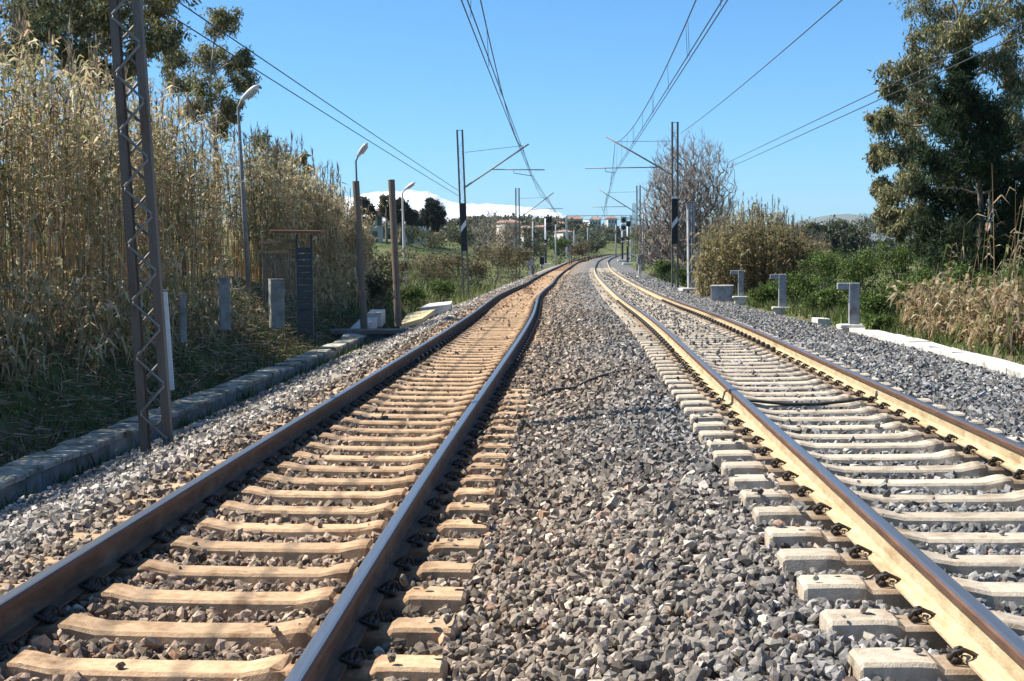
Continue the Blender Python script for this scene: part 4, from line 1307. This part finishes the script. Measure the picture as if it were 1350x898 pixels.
def bush(name, label, cat, px, py, r, Y, kind, n, size, flat=.85, group=None, sub=12, width=.5, droop=0, wx=1.0):
    c = at(px, py, Y); k = r / F * Y
    base = Vector((c.x, Y, gz(c.x, Y)))
    z = max(c.z, base.z + k * .35)
    t = tag(empty(name, base), label, cat, group)
    cen, rad = [], []
    for i in range(5):
        a = i * 2.4 + random.random(); q = k * .45
        cen.append((math.cos(a) * q * wx, math.sin(a) * q, z - base.z + random.uniform(-.3, .25) * k)); rad.append((k * .62 * wx, k * .62, k * .6 * flat))
    cen.append((0, 0, (z - base.z) * .45)); rad.append((k * .95 * wx, k * .9, max(.25, (z - base.z) * .5)))
    mb = MB()
    for i in range(7):
        e = Vector(cen[i % 5]) + Vector((random.uniform(-.4, .4) * k, random.uniform(-.4, .4) * k, random.uniform(0, .5) * k))
        limb_tube(mb, (random.uniform(-.1, .1) * k, random.uniform(-.1, .1) * k, -.1), e, .018 + .012 * k, .005 + .003 * k, 4, .12)
    mb.obj('stems', 'bark_grey', t, smooth_sh=True)
    add('foliage', crown_mesh('foliage', cen, rad, n // 6, kind, size, droop, width, sub=sub), t)


BR = [(1012, 384, 20, 49, 'low bramble bush between the two farther angle posts'), (1052, 374, 30, 46, 'green bramble bush just behind the middle angle post'), (1088, 388, 32, 41, 'bramble bush filling the gap between two angle posts'),
      (1090, 345, 34, 52, 'taller bramble below the far dark grove'), (1135, 348, 36, 46, 'tall green bramble above the nearest angle post'), (1160, 400, 34, 35, 'bright bramble bush right of the nearest angle post'),
      (1185, 340, 36, 47, 'bramble thicket below the hanging eucalyptus branch'), (1212, 378, 40, 37, 'broad bramble thicket left of the dry canes'), (1240, 330, 36, 43, 'dark bramble at the foot of the conifer'), (1158, 425, 18, 31, 'small leafy clump by the start of the white kerb'),
      (1270, 375, 36, 36, 'bramble in the conifer shade behind the dry canes'), (1330, 370, 40, 38, 'bramble under the conifer at the photo edge')]
for (px, py, r, Y, lab) in BR:
    bush('bramble_bush', lab, 'bush', px, py, r, Y, 'bramble', 4600, .085, group='brambles beyond the kerb')

# reed clump by the cable box and dry canes by the kerb
n = 620; y = rng.uniform(58, 68, n); px = rng.uniform(922, 1092, n); x = (px - 675) / F * y
H = rng.uniform(2.6, 4.0, n) * np.interp(px, [920, 950, 1010, 1045, 1060, 1095], [.75, 1.0, 1.02, .8, .62, .5])
tag(add('reed_clump', reed_mesh('reed_clump', x, y, ground_z(x, y) - .1, H, .20, 17, .46, [tuple(q * .6 for q in c) for c in STEM], [tuple(q * w_ for q, w_ in zip(c, (.55, .55, .46))) for c in RLEAF], t0=.15, plume=.35, rad=.016, lw=.10)), 'clump of plumed reeds behind the grey cable box', 'reeds', kind='stuff')
n = 380; y = rng.uniform(23.5, 32, n); x = XL(y) + 8.75 + np.abs(rng.normal(0, 1.0, n)) + (y - 24) * .02
x = np.maximum(x, (1205 - 675) / F * y)
H = rng.uniform(.3, 1.15, n)
tag(add('dry_canes', reed_mesh('dry_canes', x, y, ground_z(x, y) - .02, H, .9, 13, .34, DRY, DRY, t0=.1, plume=0, rad=.010, droop=1.5, lw=.095)), 'collapsed heap of straw-coloured dry canes behind the white kerb', 'reeds', kind='stuff')
px = np.array([1225, 1243, 1262, 1275, 1290, 1300, 1312, 1322, 1330, 1338, 1345, 1352, 1360, 1318, 1336, 1250.]); y = rng.uniform(26, 31, len(px)); x = (px - 675) / F * y
H = np.array([1.6, 1.9, 2.3, 1.8, 2.9, 2.2, 3.4, 2.6, 3.7, 3.0, 3.9, 3.3, 3.6, 2.0, 2.4, 1.5])
tag(add('standing_canes', reed_mesh('standing_canes', x, y, ground_z(x, y) - .02, H, .16, 6, .42, DRY, DRY, t0=.3, plume=.4, rad=.012, droop=1.4, lw=.05)), 'thin pale canes standing in front of the conifer shade', 'reeds', kind='stuff')


# leafless tree behind the striped mast
def bare_tree(name, label, base, height, width, seed, n, stems=4, rmin=.011):
    """twigs fill an egg-shaped crown; every twig joins the nearest one nearer the root"""
    g = np.random.default_rng(seed)
    t = tag(empty(name, base), label, 'tree')
    u = unit(g.normal(size=(n, 3))) * g.random((n, 1)) ** .40
    P = u * np.array([width / 2, width / 2, height * .48]) * (1 + .14 * np.sin(3 * np.arctan2(u[:, 1], u[:, 0]) + u[:, 2:3].T * 4).T.reshape(-1, 1)); P[:, 2] += height * .54
    P = P[P[:, 2] > .06 * height]
    P = P[np.argsort(np.linalg.norm(P * np.array([.8, .8, 1.0]), axis=1))]
    N = [np.array([math.cos(k * 6.283 / stems) * .12 * width * .3, math.sin(k * 6.283 / stems) * .12 * width * .3, -.2]) for k in range(stems)]
    par = [-1] * stems
    A = np.zeros((len(P) + stems, 3)); A[:stems] = N; D0 = np.zeros(len(P) + stems); k = stems
    for q in P:
        dv = q - A[:k]; dist = np.linalg.norm(dv, axis=1)
        cost = dist + .35 * np.maximum(0, A[:k, 2] - q[2] + .02 * height) * 3 + .12 * D0[:k]
        j = int(np.argmin(cost)); A[k] = q; D0[k] = D0[j] + dist[j]; par.append(j); k += 1
    w = np.ones(k)
    for i in range(k - 1, stems - 1, -1): w[par[i]] += w[i]
    tr, br = MB(), MB()
    for i in range(stems, k):
        r1 = max(rmin * .7, rmin * .8 * w[i] ** .42); r0 = max(rmin, rmin * .8 * (w[i] + 1) ** .42)
        p, q = Vector(A[par[i]]), Vector(A[i]); L_ = (q - p).length
        m_ = p.lerp(q, .5) + Vector(g.normal(size=3)) * L_ * .06 - Vector((0, 0, L_ * .06))
        (tr if w[i] > n * .03 else br).tube([p, m_, q], [r0, (r0 + r1) / 2, r1], 6 if w[i] > 40 else 3, cap=False)
        if w[i] <= 2:
            for _ in range(4):
                e = q + (Vector((q.x - 0, q.y, (q.z - height * .3))).normalized() * .35 + Vector(g.normal(size=3)) * .3 + Vector((0, 0, .3))) * height * .055
                br.tube([q, e], [rmin * .7, rmin * .4], 3, cap=False)
    tr.obj('trunk', 'bark_grey', t, smooth_sh=True); br.obj('branches', 'bark_grey', t)
    return t


b = at(906, 372, 96)
bare_tree('bare_tree', 'large leafless grey tree behind the striped mast', (b.x, 96, b.z - .2), 9.6, 6.4, 4, 3700, 6, .0165)
b = at(868, 352, 108)
bare_tree('bare_tree', 'low leafless thicket at the foot of the leafless tree', (b.x, 108, b.z - .2), 4.2, 5.0, 9, 700, 5)
b = at(650, 345, 140)
bare_tree('bare_tree', 'leafless shrub above the scrub beside the far mast', (b.x, 140, b.z - .2), 5.2, 5.5, 12, 700, 4, .014)

SCRUB = [(626, 352, 22, 92, 'dryscrub', 'tawny scrub bush just past the striped mast'), (650, 335, 26, 104, 'dryscrub', 'wide tawny scrub bush between the striped mast and cabinet'), (678, 338, 22, 115, 'dryscrub', 'tawny scrub bush behind the pedestal cabinet'),
         (702, 325, 18, 150, 'olive', 'green-grey scrub bush behind the two-headed signal'), (668, 310, 24, 150, 'dryscrub', 'scrub bush below the cream roof'), (700, 305, 14, 210, 'olive', 'rounded olive bush below the cream house'),
         (738, 322, 12, 235, 'bramble', 'bright green bush right of the two-headed signal'), (765, 328, 13, 250, 'dryscrub', 'tawny hedge bush where the old track bends away'), (785, 322, 12, 300, 'olive', 'olive bush at the vanishing bend'),
         (560, 352, 30, 78, 'dryscrub', 'sunlit tawny bush between pale lamp and striped mast'), (590, 345, 24, 92, 'dryscrub', 'tawny bush against the striped mast'), (515, 345, 32, 56, 'dryscrub', 'brown bush behind the brown poles'),
         (498, 375, 26, 50, 'olive', 'dark bush in shade behind the sloping slab'), (545, 385, 16, 58, 'bramble', 'green weed clump behind the sand patch'), (585, 378, 14, 66, 'bramble', 'green weed clump by the narrow slab'), (468, 320, 30, 56, 'dryscrub', 'tawny bush at the end of the reed bank'),
         (575, 318, 22, 120, 'olive', 'silvery olive bush on the green slope'), (605, 312, 16, 135, 'olive', 'silvery olive bush behind the striped plate'), (545, 305, 16, 130, 'olive', 'olive bush on the slope below the village house'),
         (862, 335, 18, 112, 'twig', 'grey twiggy bush beside the dark cabinet'), (878, 352, 13, 92, 'bramble', 'green bush at the foot of the mast before the leafless tree'), (846, 312, 13, 170, 'bramble', 'yellow-green bush right of the dark narrow signal'), (925, 352, 18, 84, 'twig', 'grey twiggy bush behind the concrete pillar'),
         (905, 362, 14, 82, 'bramble', 'low green bush between striped mast and pillar'), (1060, 332, 22, 95, 'dryscrub', 'tawny scrub below the far dark grove'), (1150, 300, 26, 84, 'olive', 'olive-brown bush under the eucalyptus branch'), (1215, 300, 26, 70, 'olive', 'olive-brown bush glimpsed behind the eucalyptus trunk')]
for (px, py, r, Y, kind, lab) in SCRUB:
    bush('scrub_bush', lab, 'bush', px, py, r, Y, kind, 2600 if Y < 120 else 1500, .0016 * Y if Y > 60 else .11, group='scrub bushes', wx=1.25, width=.45)

DT = [(1062, 308, 24, 215, 'dark evergreen at the near end of the far grove'), (1090, 305, 24, 220, 'round dark evergreen in the middle of the far grove'), (1118, 310, 22, 225, 'dark evergreen of the far grove nearest the eucalyptus')]
for (px, py, r, Y, lab) in DT:
    C, R = px_clusters([(px, py, r), (px - r * .5, py + r * .3, r * .7), (px + r * .5, py + r * .25, r * .75), (px, py + r * .6, r * .9)], Y, 3)
    tree('evergreen_tree', lab, 'tree', (C[0].x, Y, gz(C[0].x, Y)), C, R, 'olive', 1500, .45, .1, .3, 'bark_grey', .6, 12, group='far dark grove')
C, R = px_clusters([(568, 268, 7), (566, 276, 11), (572, 284, 14), (560, 288, 11), (578, 292, 12)], 240, 2)
tree('cedar_tree', 'dark spreading cedar standing against the snowy mountain', 'tree', (C[0].x, 240, gz(C[0].x, 240)), C, R, 'darktree', 1500, .5, -.1, .35, 'bark_grey', .5, 10)
C, R = px_clusters([(527, 272, 8), (535, 280, 11), (520, 284, 10), (542, 288, 9)], 235, 2)
tree('hill_tree', 'round dark green tree between brown pole and pale lamp', 'tree', (C[0].x, 235, gz(C[0].x, 235)), C, R, 'darktree', 1200, .5, 0, .3, 'bark_grey', .6, 10)
C, R = px_clusters([(508, 264, 6), (507, 272, 8), (509, 280, 8)], 232, 2)
tree('hill_tree', 'thin autumn-brown tree beside the white hill house', 'tree', (C[0].x, 232, gz(C[0].x, 232)), C, R, 'dryscrub', 700, .4, 0, .2, 'bark_grey', .6, 8)
C, R = px_clusters([(478, 268, 8), (486, 280, 10), (470, 282, 8)], 236, 2)
tree('hill_tree', 'dark tree left of the white hill house', 'tree', (C[0].x, 236, gz(C[0].x, 236)), C, R, 'darktree', 900, .5, 0, .25, 'bark_grey', .6, 8)


# ------------------------------------------------------------------ houses on the slopes
def house(px, py_eave, w_px, h_px, Y, wall, label, roof='roof_tile', rz=.2, nwin=3, roof_px=4, dep=8.0):
    k = Y / F; c = at(px, py_eave, Y); w, h = w_px * k, h_px * k
    g = gz(c.x, Y); z0 = min(c.z - h, g - .5); h = c.z - z0
    t = tag(empty('hill_house', (c.x, Y, z0), (0, 0, rz)), label, 'house', 'houses on the far slopes')
    MB().box((0, 0, h / 2), (w, dep, h)).obj('wall', wall, t)
    rh = roof_px * k; o = .35
    mb = MB(); a, d_ = w / 2 + o, dep / 2 + o
    mb.face([(-a, -d_, h + .02), (a, -d_, h + .02), (a, d_, h + .02), (-a, d_, h + .02), (-a * .75, 0, h + rh), (a * .75, 0, h + rh)], [(0, 1, 5, 4), (2, 3, 4, 5), (1, 2, 5), (3, 0, 4), (3, 2, 1, 0)])
    rf = mb.obj('roof', roof, t)
    MB().box((w * .2, .3, h + rh * .9), (.6, .6, rh * .9)).obj('chimney', wall, rf)
    for i in range(nwin):
        xx = -w / 2 + w * (i + .5) / nwin
        wn_ = MB().box((xx, -dep / 2 - .02, c.z - z0 - 1.7), (min(1.1, w / nwin * .5), .10, 1.5)).obj('window', 'shutter_green', t)
        MB().box((xx, -dep / 2 - .075, c.z - z0 - 1.7), (min(.8, w / nwin * .4), .03, 1.2)).obj('pane', 'window_dark', wn_)
    MB().box((-w * .12, -dep / 2 - .025, 1.1), (1.1, .10, 2.2)).obj('door', 'shutter_green', t)


house(495, 279, 18, 10, 242, 'wall_white', 'white house with low roof left of the thin brown tree', rz=.1, nwin=2, roof_px=3)
house(548, 284, 18, 9, 250, 'wall_cream', 'low grey-cream farm building beside the dark cedar', rz=-.1, roof_px=4)
house(670, 294, 22, 8, 330, 'wall_cream', 'long cream house with tiled roof above the scrub', rz=.25, nwin=4, roof_px=4)
house(742, 306, 12, 12, 420, 'wall_white', 'white house right of the two-headed signal', rz=.3, nwin=2, roof_px=3)
house(713, 300, 12, 6, 440, 'wall_pink', 'pinkish house behind the two-headed signal', rz=-.2, nwin=3, roof_px=3)
house(757, 289, 20, 6, 700, 'wall_pink', 'long pink village building under the gantry beam', rz=.1, nwin=5, roof_px=4)
house(785, 290, 14, 6, 720, 'wall_cream', 'cream village building under the gantry beam', rz=-.1, nwin=4, roof_px=4)
house(738, 295, 10, 5, 650, 'wall_white', 'small white village house above the white house', rz=.2, nwin=2, roof_px=3)
house(806, 288, 12, 5, 740, 'wall_white', 'white village house beside the white-backed signal', rz=.1, nwin=3, roof_px=3)
house(693, 301, 10, 6, 345, 'wall_white', 'small white outbuilding beside the long cream house', rz=.1, nwin=2, roof_px=3)

# far-off wood on the hillside, one mass
Vs, Fs, Cs, bi = [], [], [], 0
cen, rad = [], []
for i in range(520):
    Y = rng.uniform(360, 980); px = rng.uniform(600, 905); X = (px - 675) / F * Y
    if abs(X - float(XL(min(Y, 600)) + 2)) < 9: continue
    r = rng.uniform(1.0, 2.6) * (.8 + Y / 1200); cen.append((X, Y, gz(X, Y) + r * .7)); rad.append((r * 1.2, r, r))
for i in range(200):
    Y = rng.uniform(330, 900); px = rng.uniform(890, 1300); X = (px - 675) / F * Y
    r = rng.uniform(.6, 1.5); cen.append((X, Y, gz(X, Y) + r * .5)); rad.append((r * 1.5, r, r * .8))
for i in range(160):
    Y = rng.uniform(260, 700); px = rng.uniform(380, 640); X = (px - 675) / F * Y
    r = rng.uniform(.8, 2.0); cen.append((X, Y, gz(X, Y) + r * .5)); rad.append((r * 1.5, r, r * .8))
P, cid = blob_points(cen, rad, 52, .5)
kinds = np.array([LEAFY['olive'][i % 4] if rng.random() < .55 else (LEAFY['darktree'][i % 3] if rng.random() < .6 else LEAFY['dryscrub'][i % 5]) for i in range(len(cen))])
n = len(P); D = unit(rng.normal(size=(n, 3))); L = rng.uniform(.7, 1.6, n) * (.6 + P[:, 1] / 900)
V, Fc, K = leaf_quads(P, D, L, L * .35, np.clip(kinds[cid] * rng.uniform(.7, 1.35, (n, 1)), .01, .6))
tag(add('far_wood', np_mesh('far_wood', V, Fc, ['leaf_matte'], K)), 'far-off mixed wood covering the hillside below the mountain', 'wood', kind='stuff')

# ------------------------------------------------------------------ snowy mountain and blue hill on the horizon
prof_px = [(300, 300), (360, 283), (400, 270), (440, 258), (480, 252), (520, 249), (545, 251), (565, 250), (590, 257), (610, 262), (640, 263), (670, 265), (700, 269), (730, 275), (760, 283), (800, 294), (850, 304), (900, 312), (1000, 325)]
MY = 6000.0
xs = np.linspace(-1730, 1330, 300)
px = 675 + xs / MY * F
ridge = np.interp(px, [p[0] for p in prof_px], [(YH - p[1]) / F * MY for p in prof_px], left=40, right=7)
rn = np.cumsum(rng.normal(0, 2.2, len(xs))); rn -= np.linspace(rn[0], rn[-1], len(rn))
ridge = np.maximum(ridge * 1.0 + rn * 1.1, 5)
vs_ = np.linspace(0, 1, 40)
Xg = np.tile(xs, (40, 1)); Yg = np.tile((MY - 1700 + 2700 * vs_)[:, None], (1, len(xs)))
shape = np.where(vs_ < .62, smooth(0, .62, vs_), 1 - smooth(.62, 1, vs_))
gul = np.zeros_like(Xg)
for k in range(7):
    f = .0026 * 1.7 ** k; gul += np.sin(Xg * f * 1.3 + Yg * f * .8 + k * 1.9) * np.sin(Yg * f - Xg * f * .5 + k) / 1.6 ** k
Zg = ridge[None] * shape[:, None] * (1 + .16 * gul * (1 - .85 * np.abs(shape[:, None]) ** 6)) + 4
tag(add('mountain', grid_mesh('mountain', Xg, Yg, Zg, ['snow'])), kind='structure')

HY = 8200.0
xs = np.linspace(976, 2930, 90); px = 675 + xs / HY * F
ridge = np.interp(px, [900, 985, 1035, 1060, 1090, 1112, 1140, 1200, 1300], [(YH - q) / F * HY for q in (330, 318, 297, 292, 287, 285, 289, 296, 315)])
vs_ = np.linspace(0, 1, 24); Xg = np.tile(xs, (24, 1)); Yg = np.tile((HY - 900 + 1700 * vs_)[:, None], (1, len(xs)))
Zg = ridge[None] * np.sin(np.pi * np.clip(vs_, 0, 1))[:, None] ** .8 * (1 + .05 * np.sin(Xg * .015 + Yg * .01)) - 10
mat('hill_scrub', (.05, .075, .05), (.10, .115, .08), .008, .95, c3=(.15, .13, .10), s3=.005, t3=(.5, .7))
tag(add('hills', grid_mesh('hills', Xg, Yg, Zg, ['hill_scrub'])), kind='structure')

# line poles crowding the bend far down the line
for (px, pt, pb, Y, lab) in ((757, 303, 338, 270, 'thin pale pole on the outer side of the bend'), (775, 300, 334, 330, 'thin pole nearest the vanishing point beside the old track'), (812, 296, 336, 290, 'thin grey pole just left of the white-backed signal'),
                             (848, 280, 346, 160, 'grey pole between the signals and the leafless thicket'), (703, 292, 350, 165, 'grey pole just left of the two-headed signal'), (733, 296, 345, 215, 'grey pole just right of the two-headed signal')):
    b = at(px, pb, Y); z0 = min(b.z, gz(b.x, Y)) - .2; h = at(px, pt, Y).z - z0
    t = tag(empty('line_pole', (b.x, Y, z0)), lab, 'pole', 'poles at the far bend')
    MB().tube([(0, 0, 0), (0, 0, h)], [.16, .10], 8).obj('shaft', 'concrete_grey', t, smooth_sh=True)
    s_ = -1 if px > 790 else 1
    MB().beam((0, 0, h * .86), (s_ * 2.4, 0, h * .93), .07, .07).obj('bracket', 'steel_grey', t)
    MB().tube([(s_ * .3, 0, h * .86), (s_ * .3, 0, h * .80)], .08, 8).obj('insulator', 'porcelain', t)

# ------------------------------------------------------------------ thin air haze round the whole place
hm = bpy.data.materials.new('air_haze'); hm.use_nodes = True
hn = hm.node_tree.nodes
for q in list(hn):
    if q.type != 'OUTPUT_MATERIAL': hn.remove(q)
hv = hn.new('ShaderNodeVolumePrincipled')
hv.inputs['Color'].default_value = (.72, .84, 1.0, 1)
hv.inputs['Density'].default_value = 5.0e-5
hm.node_tree.links.new(hv.outputs[0], hn['Material Output'].inputs['Volume'])
MATS['haze'] = hm
hz_ = MB().box((0, 4600, 125), (13000, 9600, 400)).obj('haze', 'haze')
tag(hz_, kind='stuff')
